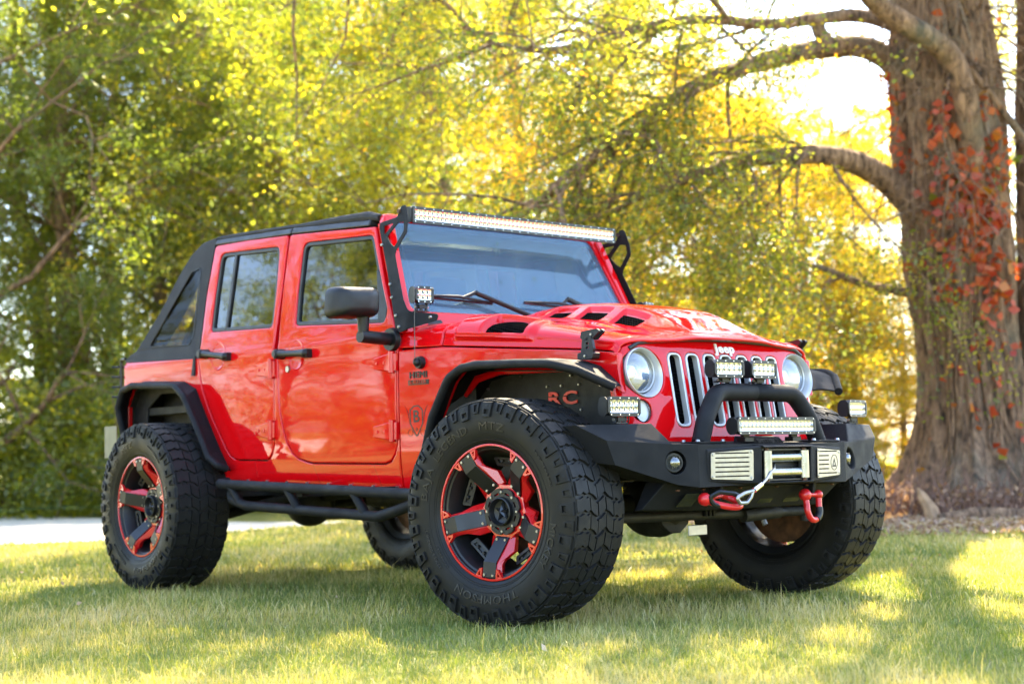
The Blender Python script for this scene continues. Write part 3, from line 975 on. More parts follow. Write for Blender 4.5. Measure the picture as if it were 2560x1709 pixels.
# ---- soft top
def roof_z(x, y):
    zz = float(np.interp(x, [-3.1, -2.9, -2.77, -1.97, -1.5, -1.2, -1.17], [1.90, 1.935, 1.948, 1.905, 1.875, 1.862, 1.850]))
    e = abs(y) / .70
    sag = .012 * math.sin((x + 1.2) / .78 * PI) ** 2
    return zz + .028 * (1 - e ** 2.2) - sag * (1 - e * e) + .004 * math.sin(7 * x + 3 * y)
nx, ny = 60, 40
P = np.zeros((nx, ny, 3))
path = []
for i in range(nx):
    u = i / (nx - 1)
    for j in range(ny):
        v = -1 + 2 * j / (ny - 1)
        if u < .62:
            x = -1.185 + (-2.93 + 1.185) * u / .62
            y = v * .695; z = roof_z(x, y)
        else:
            k = (u - .62) / .38
            x0, z0 = -2.93, roof_z(-2.93, v * .695)
            # down the sloping back
            xs = [-2.93, -3.03, -3.13, -3.33, -3.56, -3.705]; zs_ = [0, -.055, -.14, -.36, -.565, -.625]
            kk = [0, .12, .25, .55, .85, 1]
            x = float(np.interp(k, kk, xs)); z = z0 + float(np.interp(k, kk, zs_))
            y = v * (.695 + .09 * k)
            z += .006 * math.sin(9 * v) * k * (1 - k) * 3
        P[i, j] = (x, y, z)
tb = grid_mb(P); rwb = grid_mb(P)
def _inwin(q):
    i, j = divmod(q, ny - 1); k = (i / (nx - 1) - .62) / .38; v = -1 + 2 * (j + .5) / (ny - 1)
    return .24 < k < .86 and abs(v) < .80
tb.f, rwb.f = [f for q, f in enumerate(tb.f) if not _inwin(q)], [f for q, f in enumerate(rwb.f) if _inwin(q)]
tb.mi = [0] * len(tb.f); rwb.mi = [0] * len(rwb.f)
top = tb.build('soft_top', M['fabric'], car, ang=70)
rwb.build('rear_window', M['vinyl'], top, ang=70)
so = top.modifiers.new('thick', 'SOLIDIFY'); so.thickness = .008
# quarter panels with clear windows
def Fq(u, v, w):
    k = sstep(1.28, 1.9, v)
    fold = .004 * math.sin(u * 60 + v * 9) * (1 - sstep(1.29, 1.45, v)) + .006 * math.sin(u * 14 + 1.3) * k * (1 - k) * 2
    return (u, -(ys(v) + .003 + fold * .8 + w), v)
qo = [(-3.700, 1.300), (-2.803, 1.268), (-2.803, 1.43), (-2.800, 1.64), (-2.766, 1.905), (-2.762, 1.944), (-2.90, 1.930), (-3.02, 1.885), (-3.12, 1.80), (-3.33, 1.58), (-3.56, 1.37), (-3.70, 1.322)]
qw = [(-3.425, 1.372), (-3.19, 1.362), (-2.915, 1.352), (-2.885, 1.40), (-2.893, 1.800), (-2.995, 1.782)]
qwi = rnd(qw, [.02, 0, .04, .03, .03, .02])
quarter = panel('top_quarter', rnd(qo, [0, 0, 0, 0, 0, .02, .05, .06, .05, .1, .05, 0]), [qwi], Fq, .008, .003, M['fabric'], car, [1.28 + .02 * i for i in range(34)])
panel('quarter_window', rnd(inset(qw, -.006), .02), [], lambda u, v, w: (u, -(ys(v) - .003 + w + .012 * math.sin(u * 22 + v * 12) * .25), v), .002, .0006, M['vinyl'], quarter, [1.28 + .02 * i for i in range(34)])
b = MB()
b.tube([Fq(p[0], p[1], .002) for p in rnd(inset(qw, .004), [.02, 0, .04, .03, .03, .02])], .003, 6, closed=True)
b.build('window_stitching', M['yellow'] if False else M['trim'], quarter)
MB().prism([(-2.845, 1.285), (-2.830, 1.285), (-2.835, 1.175), (-2.865, 1.175)], Fs, .002, .012).build('top_strap', M['fabric'], quarter)
mirrored(quarter)
# door-top rails
def rail():
    b = MB()
    for x0, x1, z0, z1 in ((-2.766, -1.972, 1.909, 1.869), (-1.963, -1.255, 1.869, 1.817)):
        y0 = -(ys(z0)) ; y1 = -(ys(z1))
        b.hexa([(x0, y0 - .006, z0 - .004), (x1, y1 - .006, z1 - .004), (x1, y1 + .05, z1 - .004), (x0, y0 + .05, z0 - .004),
                (x0, y0 + .006, z0 + .027), (x1, y1 + .006, z1 + .026), (x1, y1 + .05, z1 + .034), (x0, y0 + .05, z0 + .034)])
    return b.build('roof_rail', M['trim'], car, bevel=.006)
mirrored(rail())
# folded cloth gathered on the rail near the windscreen
b = MB()
for sg in (-1,):
    b.tube([(-1.21, -.68, 1.850), (-1.30, -.685, 1.868), (-1.5, -.68, 1.880), (-1.75, -.682, 1.890), (-1.95, -.685, 1.903)], [.018, .026, .024, .020, .012], 10)
    b.tube([(-1.95, -.68, 1.905), (-2.3, -.685, 1.922), (-2.6, -.685, 1.938), (-2.77, -.68, 1.945)], [.012, .012, .010, .008], 8)
mirrored(b.build('cloth_fold', M['fabric'], top), top)
# ---- grille
def gx(y, z):
    a = abs(y)
    x = .366 - .177 * (z - 1.1) - .032 * (y / .6) ** 2
    if a > .54: x -= .055 * ((a - .54) / .075) ** 2
    if z > 1.09: x -= .10 * (z - 1.09) ** 1.2 * 2
    return x
def Fg(u, v, w): return (gx(u, v) + w, u, v)
go = [(-.600, 1.075), (-.612, 1.0), (-.614, .88), (-.604, .80), (-.56, .735), (-.3, .715), (.3, .715), (.56, .735), (.604, .80), (.614, .88), (.612, 1.0), (.600, 1.075), (.575, 1.118), (.52, 1.138), (.30, 1.150), (0, 1.156), (-.30, 1.150), (-.52, 1.138), (-.575, 1.118)]
def slot(c, g=0):
    return rnd([(c - .0405 - g, .786 - g), (c + .0405 + g, .786 - g), (c + .0405 + g, 1.100 + g), (c - .0405 - g, 1.100 + g)], .034 + g, 7)
def circle2(cx, cz, r, n=40): return [(cx + r * math.cos(2 * PI * i / n), cz + r * math.sin(2 * PI * i / n)) for i in range(n)]
SL = [i * .1035 for i in range(-3, 4)]
holes = [slot(c) for c in SL]
for sg in (-1, 1):
    holes.append(circle2(sg * .488, 1.012, .105)); holes.append(circle2(sg * .527, .852, .047))
gcuts = [-.60, -.585, -.57, -.555, -.54, -.45, -.37, -.26, -.155, -.05, .05, .155, .26, .37, .45, .54, .555, .57, .585, .60]
grille = panel('grille', go, holes, Fg, .03, .006, M['paint'], car, gcuts, ang=40, cutaxis=0)
for c in SL:
    f = panel('slot_surround', slot(c, -.0005), [slot(c, -.0115)], lambda u, v, w: Fg(u, v, w + .002), .034, .005, M['silver'], grille, ())
    MB().prism(slot(c, -.008), Fg, -.030, -.027).build('mesh_insert', M['mesh'], f)
# black seal under the bonnet lip
pts = [(gx(y, 1.15) + .012, y, 1.160 - .030 * (y / .55) ** 2 - (.02 * ((abs(y) - .5) / .05) ** 2 if abs(y) > .5 else 0)) for y in [-.55 + .05 * i for i in range(23)]]
MB().tube(pts, .009, 8).build('hood_seal', M['trim'], grille)
# headlights
def headlight(sg):
    cy_, cz_ = sg * .488, 1.012
    x0 = gx(.488, 1.012)
    def L(a, b_, h): return (x0 + h - .177 * b_ - sg * .115 * a * .0, cy_ + a, cz_ + b_)
    g_y, g_z = cy_ - sg * .0, cz_ + .006
    b = MB()
    b.lathe([(.1045, -.010), (.1045, .001), (.1015, .0035), (.099, .001), (.090, -.020), (.088, -.040)], L, 56)
    o = b.build('headlight', M['silver'], grille)
    def L2(a, b_, h): return (x0 + h - .10 * b_ - .034, g_y + a, g_z + b_)
    b = MB(); b.lathe([(.089, -.01), (.089, .004), (.086, .006), (.083, .003), (.083, -.002)], L2, 56); b.build('headlight_bezel', M['silver'], o)
    b = MB(); b.lathe([(.082, -.004), (.07, -.030), (.045, -.050), (.0, -.055)], L2, 48); b.build('reflector', M['bowl'], o)
    b = MB(); b.lathe([(.030, -.048), (.030, -.030), (.024, -.026), (.0, -.024)], L2, 32); b.build('projector', M['chrome'], o)
    b = MB(); b.lathe([(.0815, .004), (.06, .012), (.03, .0165), (.0, .018)], L2, 48); b.build('headlight_lens', M['headlens'], o)
    # turn signal
    cy2, cz2 = sg * .527, .852; x2 = gx(.527, .852)
    def L3(a, b_, h): return (x2 + h - .177 * b_ * .6, cy2 + a, cz2 + b_)
    b = MB(); b.lathe([(.046, -.02), (.046, -.002), (.044, .0)], L3, 40); t = b.build('turn_signal', M['gloss'], grille)
    b = MB(); b.lathe([(.044, -.012), (.0, -.02)], L3, 40); b.build('reflector', M['silver'], t)
    b = MB(); b.lathe([(.045, -.004), (.036, .006), (.02, .011), (.0, .0125)], L3, 40); b.build('signal_lens', M['lens'], t)
for sg in (-1, 1): headlight(sg)
vs, fs = text_mesh('Jeep', .054, .0018, .006, 4, 0, 1.08)
b = MB(); b.add([(gx(x, 1.125 + y) + .006 + z, x * 1.22, 1.122 + y) for x, y, z in vs], fs); b.build('badge', M['white'], grille)

# ---- hood latch
def latch():
    base = Vector((.215, -.655, 1.10))
    ax = Vector((.99, .139, 0)); up = Vector((-.02, .06, .998)).normalized(); out = Vector((.139, -.99, 0))
    def T(a, u_, o_): return base + ax * a * 1.4 + up * u_ * .9 + out * o_ * 1.3
    b = MB()
    pr = rnd([(-.020, -.018), (.024, -.018), (.030, .012), (.020, .070), (-.012, .076), (-.016, .012)], .008)
    b.prism(pr, lambda u, v, d: T(u + .0, v, d), .012, .024, holes=[circle2(.006, .018 + i * .020, .0055, 14) for i in range(3)])
    b.prism(rnd([(-.026, -.034), (.030, -.034), (.034, -.004), (-.026, -.004)], .008), lambda u, v, d: T(u, v, d), -.006, .030)
    for a in (-.014, .026):
        b.prism(rnd([(-.022, .060), (.020, .055), (.050, .090), (.040, .104), (-.020, .096)], .01), lambda u, v, d: T(u + a * 0, v, d), a * .6 - .004, a * .6 + .006)
    o = b.build('hood_latch', M['plastic'], car, bevel=.002)
    q = MB(); q.cyl(T(.004, -.020, .030), T(.004, -.020, .035), .006, .005, 10); q.cyl(T(.020, .078, .021), T(.020, .078, .026), .006, .005, 10)
    q.pieces('latch_bolt', M['bolt'], o)
    return o
mirrored(latch())

# ---- antenna
b = MB(); b.cyl((-.785, -.765, 1.118), (-.785, -.790, 1.118), .030, .027, 24); b.sphere((-.785, -.795, 1.118), .018, 16, 8)
b.cyl((-.785, -.80, 1.118), (-.785, -.805, 1.135), .008, seg=10)
an = b.build('antenna', M['plastic'], car)
MB().tube([(-.785, -.805, 1.13), (-.779, -.806, 1.47)], [.0018, .0012], 8).build('antenna_mast', M['mast'], an)

# ---- badges and decals on the fender
def side_text(s, size, bold, x, z, mat, name, parent, depth=.003, sx=1, shear=0, yoff=.001):
    vs, fs = text_mesh(s, size, bold, depth, 3, shear, 1.12)
    b = MB(); b.add([Ff(x + v[0] * sx, z + v[1], yoff + v[2] + depth / 2) for v in vs], fs)
    return b.build(name, mat, parent)
bd = side_text('HEMI', .040, .0012, -.800, 1.062, M['satin'], 'engine_badge', fender, .004, 1.18)
side_text('6.4LITER', .0235, .0007, -.800, 1.030, M['taillens'], 'badge_line', bd, .003, 1.12, yoff=.004)
b = MB(); b.prism([(-.865, 1.018), (-.735, 1.018), (-.735, 1.041), (-.865, 1.041)], Ff, .0, .003); b.build('badge_plate', M['satin'], bd)
# shield with a letter B, outline only
sh = rnd([(-.862, .905), (-.835, .925), (-.805, .925), (-.778, .905), (-.778, .840), (-.820, .775), (-.862, .840)], .012, 4)
dec = MB(); dec.prism(sh, Ff, -.002, .0012, holes=[inset(sh, .006)])
dec.prism(circle2(-.820, .815, .007, 16), Ff, -.002, .0012, holes=[circle2(-.820, .815, .004, 16)])
vs, fs = text_mesh('B', .078, .0012, .0012, 3)
dec.add([Ff(-.821 + v[0], .872 + v[1], .0006 + v[2]) for v in vs], fs)
for sg in (-1, 1):
    for k in range(4):
        a = .95 + k * .17
        p0 = (-.820 + sg * .046, .885 - k * .014); p1 = (-.820 + sg * (.046 + .045 * math.cos(a)), .885 - k * .014 + .050 * math.sin(a))
        dx, dz = .0008, .0008
        dec.prism([p0, (p1[0], p1[1]), (p1[0] + dx, p1[1] - .0016), (p0[0] + dx, p0[1] - .0016)], Ff, -.002, .001)
    dec.prism(circle2(-.820 + sg * .040, .800, .016, 20), Ff, -.002, .001, holes=[circle2(-.820 + sg * .040, .800, .0145, 20)])
dec.build('shield_decal', M['engrave'], fender)

# ---- flat tubular fender flares
def flare_front():
    y1 = -.885
    outer = [(-.67, -.86, .655), (-.56, y1, .86), (-.44, y1, 1.025), (-.35, y1, 1.062), (-.245, y1, 1.070), (.02, y1, 1.060), (.22, y1, 1.047), (.31, -.825, 1.018), (.415, -.715, .945)]
    P = bend(outer, [0, .1, .12, .06, .06, .3, .12, .15, 0], 6)
    b = MB(); b.tube(P, .019, 12)
    # plate between tube and fender joint
    n = len(P)
    jr = [(-.745, .60), (-.66, .87), (-.58, 1.02), (-.51, 1.088), (-.40, 1.103), (.015, 1.088), (.153, 1.072), (.243, 1.042), (.345, .955)]
    t_out = [0]
    for i in range(1, n): t_out.append(t_out[-1] + (P[i] - P[i - 1]).length)
    # parametrise the joint by matching the control points
    key = [min(range(n), key=lambda i: (P[i] - Vector(o)).length) for o in outer]
    key[0] = 0; key[-1] = n - 1
    tk = [t_out[k] for k in key]
    vs = []
    for i in range(n):
        jx = float(np.interp(t_out[i], tk, [j[0] for j in jr])); jz = float(np.interp(t_out[i], tk, [j[1] for j in jr]))
        J = Vector(Ff(jx, jz, -.008)); O = P[i]
        for k in range(6):
            t = k / 5
            vs.append(J * (1 - t) + O * t + Vector((0, 0, .008 * math.sin(PI * t))))
    b.add(vs, [(i * 6 + k, i * 6 + k + 1, (i + 1) * 6 + k + 1, (i + 1) * 6 + k) for i in range(n - 1) for k in range(5)])
    vs2 = [Vector(v) - Vector((0, 0, .006)) for v in vs]
    b.add(vs2, [(i * 6 + k, i * 6 + k + 1, (i + 1) * 6 + k + 1, (i + 1) * 6 + k) for i in range(n - 1) for k in range(5)])
    return b.build('fender_flare', M['black'], car, ang=50)
mirrored(flare_front())
def flare_rear():
    y1 = -.90
    outer = [(-3.56, -.87, .86), (-3.575, y1, 1.02), (-3.515, y1, 1.122), (-3.39, y1, 1.146), (-2.875, y1, 1.117), (-2.775, y1, 1.055), (-2.62, y1, .868), (-2.505, y1, .715), (-2.44, -.88, .672), (-2.43, -.83, .655)]
    P = bend(outer, [0, .08, .06, .06, .08, .1, .2, .05, .03, 0], 6)
    b = MB(); b.tube(P, .019, 12)
    jr = [(-3.66, .88), (-3.66, 1.04), (-3.60, 1.165), (-3.45, 1.180), (-2.97, 1.153), (-2.83, 1.105), (-2.70, .93), (-2.575, .765), (-2.49, .66), (-2.475, .648)]
    n = len(P)
    t_out = [0]
    for i in range(1, n): t_out.append(t_out[-1] + (P[i] - P[i - 1]).length)
    key = [min(range(n), key=lambda i: (P[i] - Vector(o)).length) for o in outer]
    key[0] = 0; key[-1] = n - 1
    tk = [t_out[k] for k in key]
    vs = []
    for i in range(n):
        jx = float(np.interp(t_out[i], tk, [j[0] for j in jr])); jz = float(np.interp(t_out[i], tk, [j[1] for j in jr]))
        J = Vector(Fs(jx, jz, -.008)); O = P[i]
        for k in range(6):
            t = k / 5
            vs.append(J * (1 - t) + O * t)
    b.add(vs, [(i * 6 + k, i * 6 + k + 1, (i + 1) * 6 + k + 1, (i + 1) * 6 + k) for i in range(n - 1) for k in range(5)])
    vs2 = [Vector(v) - Vector((0, 0, .006)) for v in vs]
    b.add(vs2, [(i * 6 + k, i * 6 + k + 1, (i + 1) * 6 + k + 1, (i + 1) * 6 + k) for i in range(n - 1) for k in range(5)])
    return b.build('fender_flare', M['black'], car, ang=50)
mirrored(flare_rear())

# ---- wheel wells: front liner with cut-out lettering, rear liner
def liner():
    b = MB()
    pr = [(-.62, .66), (-.60, .93), (-.50, 1.02), (-.30, 1.050), (.06, 1.035), (.20, 1.0), (.30, .93), (.33, .80), (.28, .60), (-.3, .56)]
    b.prism(pr, lambda u, v, d: (u, -.585 - .10 * (1.05 - v) * .3 + d, v), -.004, 0)
    b.hexa([(-.30, -.59, 1.046), (.06, -.59, 1.031), (.20, -.66, 1.02), (-.45, -.70, 1.06), (-.30, -.59, 1.050), (.06, -.59, 1.035), (.20, -.66, 1.026), (-.45, -.70, 1.064)])
    b.hexa([(-.60, -.60, .62), (-.60, -.60, 1.0), (-.66, -.74, .90), (-.72, -.74, .60), (-.61, -.60, .62), (-.61, -.60, 1.0), (-.67, -.74, .90), (-.73, -.74, .60)])
    o = b.build('wheel_well_liner', M['under'], car)
    q = MB()
    for (x, z) in [(-.52, .985), (-.29, 1.03), (.03, 1.015), (.21, .965), (-.12, .975), (-.03, .975), (.08, .975), (-.08, .865), (.09, .87)]:
        q.cyl((x, -.590, z), (x, -.602, z), .007, .005, 10)
    q.pieces('liner_rivet', M['bolt'], o)
    vs, fs = text_mesh('RC', .080, .0022, .004, 3, 0, 1.2)
    xs = [v[0] for v in vs]; k = .180 / (max(xs) - min(xs))
    t = MB(); t.add([(-.02 + v[0] * k, -.600 - v[2], .920 + v[1] * .95) for v in vs], fs)
    t.build('liner_lettering', M['redplastic'], o)
    s = MB(); s.box((-.02, -.6035, .930), (.20, .003, .004)); s.build('lettering_stripe', M['under'], o)
    # red inner fender edge
    e = MB(); e.tube([(-.60, -.66, .96), (-.50, -.67, 1.03), (-.36, -.66, 1.055), (.10, -.62, 1.04)], [.010, .018, .016, .010], 8); e.build('inner_fender_edge', M['paint'], car)
    return o
mirrored(liner())
def liner_rear():
    b = MB()
    pts = [(-3.665, .72), (-3.66, 1.02), (-3.58, 1.125), (-3.40, 1.15), (-3.15, 1.145), (-2.95, 1.12), (-2.78, 1.0), (-2.66, .80)]
    n = len(pts)
    vs = [(x, y, z) for (x, z) in pts for y in (-.56, -.785)]
    b.add(vs, [(2 * i, 2 * i + 2, 2 * i + 3, 2 * i + 1) for i in range(n - 1)])
    b.prism(pts, lambda u, v, d: (u, -.57 + d, v), 0, .01)
    return b.build('wheel_well_liner', M['under'], car)
mirrored(liner_rear())

# ---- rocker and sill seams are in the panels; tubular side step
def step():
    b = MB()
    b.tube(bend([(-2.405, -.84, .585), (-2.385, -.905, .578), (-2.30, -.925, .575), (-.62, -.925, .525), (-.55, -.84, .53)], .05), .0255, 16)
    b.tube(bend([(-2.30, -.80, .55), (-2.29, -.89, .545), (-2.235, -.915, .495), (-2.10, -.915, .466), (-.93, -.915, .425), (-.78, -.915, .455), (-.60, -.90, .505)], .06), .0245, 16)
    for (x0, z0, x1, z1) in ((-2.24, .57, -2.14, .468), (-1.69, .555, -1.60, .448), (-1.12, .54, -1.03, .43)):
        b.cyl((x0, -.924, z0), (x1, -.914, z1), .023, .023, 14)
    for x in (-2.2, -1.6, -1.0):
        b.box((x, -.74, .535), (.05, .34, .045))
    return b.build('side_step', M['black'], car, ang=50)
mirrored(step())
q = MB()
for i in range(9): q.cyl((-2.3 + i * .19, -.775, .592 - .0055 * i), (-2.3 + i * .19, -.788, .592 - .0055 * i), .006, .005, 8)
q.pieces('sill_bolt', M['bolt'], body)
sm = MB()
for (x0, z0, x1, z1) in ((-2.217, .69, -2.203, .61), (-1.663, .668, -1.620, .575), (-1.146, .655, -1.101, .555)):
    sm.prism([(x0, z0), (x0 + .004, z0), (x1 + .004, z1), (x1, z1)], Fs, -.003, .0006)
sm.pieces('sill_seam', M['taillens'], body)
# ================================================================ front bumper
def apply_mods(o):
    dg = bpy.context.evaluated_depsgraph_get()
    me = bpy.data.meshes.new_from_object(o.evaluated_get(dg))
    o.modifiers.clear(); o.data = me
    return o
def bumper():
    b = MB()
    # half outline stations: each a ring of points from top-back, top-front, (chamfer), front-bottom, bottom-back
    # built as convex slabs side by side
    def both(fn):
        for sg in (-1, 1): fn(sg)
    def centre():
        ring = lambda x0, y, zt, zb, zm: [(.40, y, zt + .018), (x0, y, zt), (x0 + .004, y, zb), (x0 - .06, y, zb - .008), (.40, y, zb + .02)]
        st = [ring(.622, -.467, .711, .540, 0), ring(.640, -.30, .709, .543, 0), ring(.640, .30, .709, .543, 0), ring(.622, .467, .711, .540, 0)]
        vs = [p for r in st for p in r]; k = 5
        fs = [(i * k + j, i * k + (j + 1) % k, (i + 1) * k + (j + 1) % k, (i + 1) * k + j) for i in range(3) for j in range(k)]
        fs += [tuple(range(k)), tuple(range(4 * k - 1, 3 * k - 1, -1))]
        b.add(vs, fs)
    centre()
    o = b.build('front_bumper', M['black'], car)
    wings = []
    for sg in (-1, 1):
        w = MB()
        V = {'B': (.622, .467, .711), 'C': (.573, .562, .714), 'D': (.520, .622, .797), 'E': (.418, .935, .794), 'F': (.505, .855, .732), 'G': (.512, .818, .636), 'H': (.626, .467, .540),
             'K': (.585, .55, .553), 'B2': (.40, .467, .729), 'C2': (.40, .575, .735), 'D2': (.33, .635, .797), 'E2': (.30, .95, .790), 'G2': (.34, .90, .66), 'H2': (.40, .467, .56), 'K2': (.36, .60, .575)}
        names = list(V); ix = {n_: i for i, n_ in enumerate(names)}
        vs = [(V[n_][0], sg * V[n_][1], V[n_][2]) for n_ in names]
        F = ['BCFGKH', 'CDEF', 'FE E2 G2 G'.replace(' ', ' '), 'BB2C2C', 'CC2D2D', 'DD2E2E', 'HKK2H2', 'KGG2K2', 'B2H2K2C2', 'C2K2G2D2', 'D2G2E2', 'BHH2B2']
        faces = [['B', 'C', 'F', 'G', 'K', 'H'], ['C', 'D', 'E', 'F'], ['F', 'E', 'E2', 'G2', 'G'], ['B', 'B2', 'C2', 'C'], ['C', 'C2', 'D2', 'D'], ['D', 'D2', 'E2', 'E'],
                 ['H', 'K', 'K2', 'H2'], ['K', 'G', 'G2', 'K2'], ['B2', 'H2', 'K2', 'C2'], ['C2', 'K2', 'G2', 'D2'], ['D2', 'G2', 'E2'], ['B', 'H', 'H2', 'B2']]
        w.add(vs, [tuple(ix[q] for q in f) for f in faces])
        wo_ = w.build('bumper_wing', M['black'], o, merge=False)
        # fog light pocket
        n_ = Vector((.88, sg * .48, 0)).normalized()
        c0 = Vector((.590, sg * .560, .640))
        c = MB(); c.cyl(c0 + n_ * .06, c0 - n_ * .075, .047, seg=36)
        cut = c.build('cut', M['black'])
        m = wo_.modifiers.new('b', 'BOOLEAN'); m.object = cut; m.operation = 'DIFFERENCE'; m.solver = 'EXACT'
        apply_mods(wo_); bpy.data.objects.remove(cut)
        shade(wo_, 25); bevel_mod(wo_, .005, 2, 25)
        f = MB(); f.cyl(c0 - n_ * .070, c0 - n_ * .030, .040, seg=28); fo = f.build('fog_light', M['satin'], wo_, bevel=.002)
        f = MB()
        def LF(a, b_, h): 
            t = Vector((-n_.y, n_.x, 0)); return c0 - n_ * .030 + t * a + Vector((0, 0, 1)) * b_ + n_ * h
        f.lathe([(.036, .001), (.036, .006), (.031, .006), (.031, .002)], LF, 32); f.build('fog_ring', M['trim'], fo)
        f = MB(); f.lathe([(.031, .002), (.022, .018), (.012, .024), (0, .026)], LF, 28); f.build('fog_lens', M['headlens'], fo)
        f = MB()
        for a in (-.012, .004, .018): f.box(LF(a, 0, .018), (.003, .003, .050))
        f.build('fog_grid', M['satin'], fo)
        wings.append(wo_)
    # raised plate boxes either side of the winch
    for sg in (-1, 1):
        p = MB()
        p.hexa([(.630, sg * .425, .560), (.683, sg * .155, .545), (.60, sg * .155, .545), (.60, sg * .425, .560),
                (.634, sg * .425, .688), (.690, sg * .155, .700), (.60, sg * .155, .704), (.60, sg * .425, .695)])
        po = p.build('plate_box', M['black'], o, bevel=.006)
        def FP(u, v, w_, sg=sg):     # u: distance from the centre, v height
            k = (u - .155) / .27
            return (.6885 + (.633 - .6885) * k + w_ - .0 + (v - .69) * .03, sg * u, v)
        outl = rnd([(.205, .562), (.412, .572), (.412, .676), (.205, .686)], .010)
        sl = []
        for i in range(6):
            v = .578 + i * .0185
            x1 = .392 if sg < 0 else .392
            x0 = .225 if sg < 0 else (.225 + (.095 if 1 <= i <= 4 else .0))
            if sg > 0 and 1 <= i <= 4: x0, x1 = .215, .310
            if sg > 0 and i in (0, 5): x0, x1 = .215, .385
            sl.append(rnd([(x0, v), (x1, v), (x1, v + .0055), (x0, v + .0055)], .0025, 3))
        if sg > 0: sl = sl[:]
        pl_ = MB(); pl_.prism(outl, FP, .0025, .0065, holes=sl)
        plo = pl_.build('slotted_plate', M['steel'], po)
        q = MB()
        for (u, v) in ((.215, .572), (.402, .580), (.402, .668), (.215, .677)): q.cyl(FP(u, v, .0065), FP(u, v, .0095), .006, .004, 10)
        q.pieces('plate_screw', M['bolt'], plo)
        if sg > 0:
            q = MB()
            e = [(.357 + .032 * math.cos(2 * PI * i / 32), .625 + .034 * math.sin(2 * PI * i / 32)) for i in range(32)]
            e2 = [(.357 + .0285 * math.cos(2 * PI * i / 32), .625 + .0305 * math.sin(2 * PI * i / 32)) for i in range(32)]
            q.prism(e, FP, .0063, .0073, holes=[e2])
            q.prism([(.357, .645), (.338, .606), (.376, .606)], FP, .0063, .0073, holes=[[(.357, .632), (.349, .614), (.365, .614)]])
            q.build('plate_emblem', M['engrave'], plo)
    # winch opening
    q = MB()
    q.hexa([(.642, -.155, .552), (.700, -.155, .548), (.700, .155, .548), (.642, .155, .552), (.642, -.155, .556), (.700, -.155, .552), (.700, .155, .552), (.642, .155, .556)])
    q.hexa([(.642, -.160, .696), (.704, -.160, .694), (.704, .160, .694), (.642, .160, .696), (.642, -.160, .706), (.696, -.160, .702), (.696, .160, .702), (.642, .160, .706)])
    q.build('winch_surround', M['black'], o, bevel=.002)
    q = MB(); q.box((.645, 0, .625), (.004, .30, .14)); q.build('winch_recess', M['inner'], o)
    # roller fairlead
    f = MB()
    f.box((.662, 0, .684), (.03, .29, .008)); f.box((.662, 0, .560), (.03, .29, .008))
    fl = f.build('fairlead', M['satin'], o, bevel=.002)
    for y in (-.118, .118):
        r_ = MB(); r_.cyl((.678, y, .566), (.678, y, .679), .0225, seg=24); r_.build('roller', M['zinc'], fl)
        r_ = MB(); r_.cyl((.678, y, .679), (.678, y, .690), .010, seg=6); r_.cyl((.678, y, .552), (.678, y, .566), .010, seg=6); r_.pieces('roller_bolt', M['rust'], fl)
    for z in (.652, .590):
        r_ = MB(); r_.cyl((.668, -.096, z), (.668, .096, z), .0205, seg=24); r_.build('roller', M['zinc'], fl)
    # winch rope and hook
    w = MB()
    rp = [(.66, -.05, .625), (.69, -.085, .607), (.705, -.125, .592), (.712, -.165, .563), (.714, -.198, .543), (.713, -.25, .520)]
    w.tube(bend(rp, .03), .0055, 8)
    w.tube(bend([(.713, -.25, .520), (.712, -.30, .512), (.710, -.345, .495), (.708, -.325, .474), (.710, -.285, .474), (.712, -.262, .495), (.713, -.25, .520)], .012), .008, 8)
    ro = w.build('winch_rope', M['steel'], o)
    w = MB(); w.cyl((.7135, -.196, .545), (.713, -.240, .523), .0105, seg=14); w.build('rope_sleeve', M['chrome'], ro)
    w = MB(); w.tube(bend([(.70, -.30, .495), (.69, -.335, .512), (.66, -.39, .520), (.63, -.415, .500), (.635, -.40, .470), (.66, -.34, .458), (.67, -.30, .462)], .03), [.010] * 40, 8)
    w.v = w.v; w.build('rope_hook', M['satin'], ro)
    # lower skid valance
    v = MB()
    v.hexa([(.46, -.63, .455), (.50, -.30, .444), (.47, -.30, .440), (.42, -.63, .45), (.53, -.56, .565), (.57, -.30, .545), (.45, -.30, .545), (.42, -.56, .565)])
    v.hexa([(.50, -.30, .444), (.50, .42, .444), (.47, .42, .440), (.47, -.30, .440), (.57, -.30, .545), (.57, .50, .545), (.45, .50, .545), (.45, -.30, .545)])
    v.hexa([(.50, .42, .444), (.46, .47, .50), (.42, .47, .50), (.47, .42, .440), (.57, .50, .545), (.53, .56, .555), (.42, .56, .555), (.45, .50, .545)])
    vo = v.build('skid_plate', M['black'], o, bevel=.004)
    q = MB()
    for (y0, y1) in ((-.49, -.37), (-.20, -.05), (.0, .12), (.17, .30)):
        q.hexa([(.510, y0, .462), (.510, y1 - .03, .462), (.513, y1 - .03, .462), (.513, y0, .462), (.5445, y0 + .03, .515), (.5445, y1, .515), (.5475, y1, .515), (.5475, y0 + .03, .515)])
    q.pieces('skid_opening', M['gloss'], vo)
    q = MB()
    for y in (-.55, -.40, -.18, .05, .25, .42): q.cyl((.585, y, .533), (.585, y, .527), .009, .007, 12)
    q.pieces('skid_bolt', M['rust'], vo)
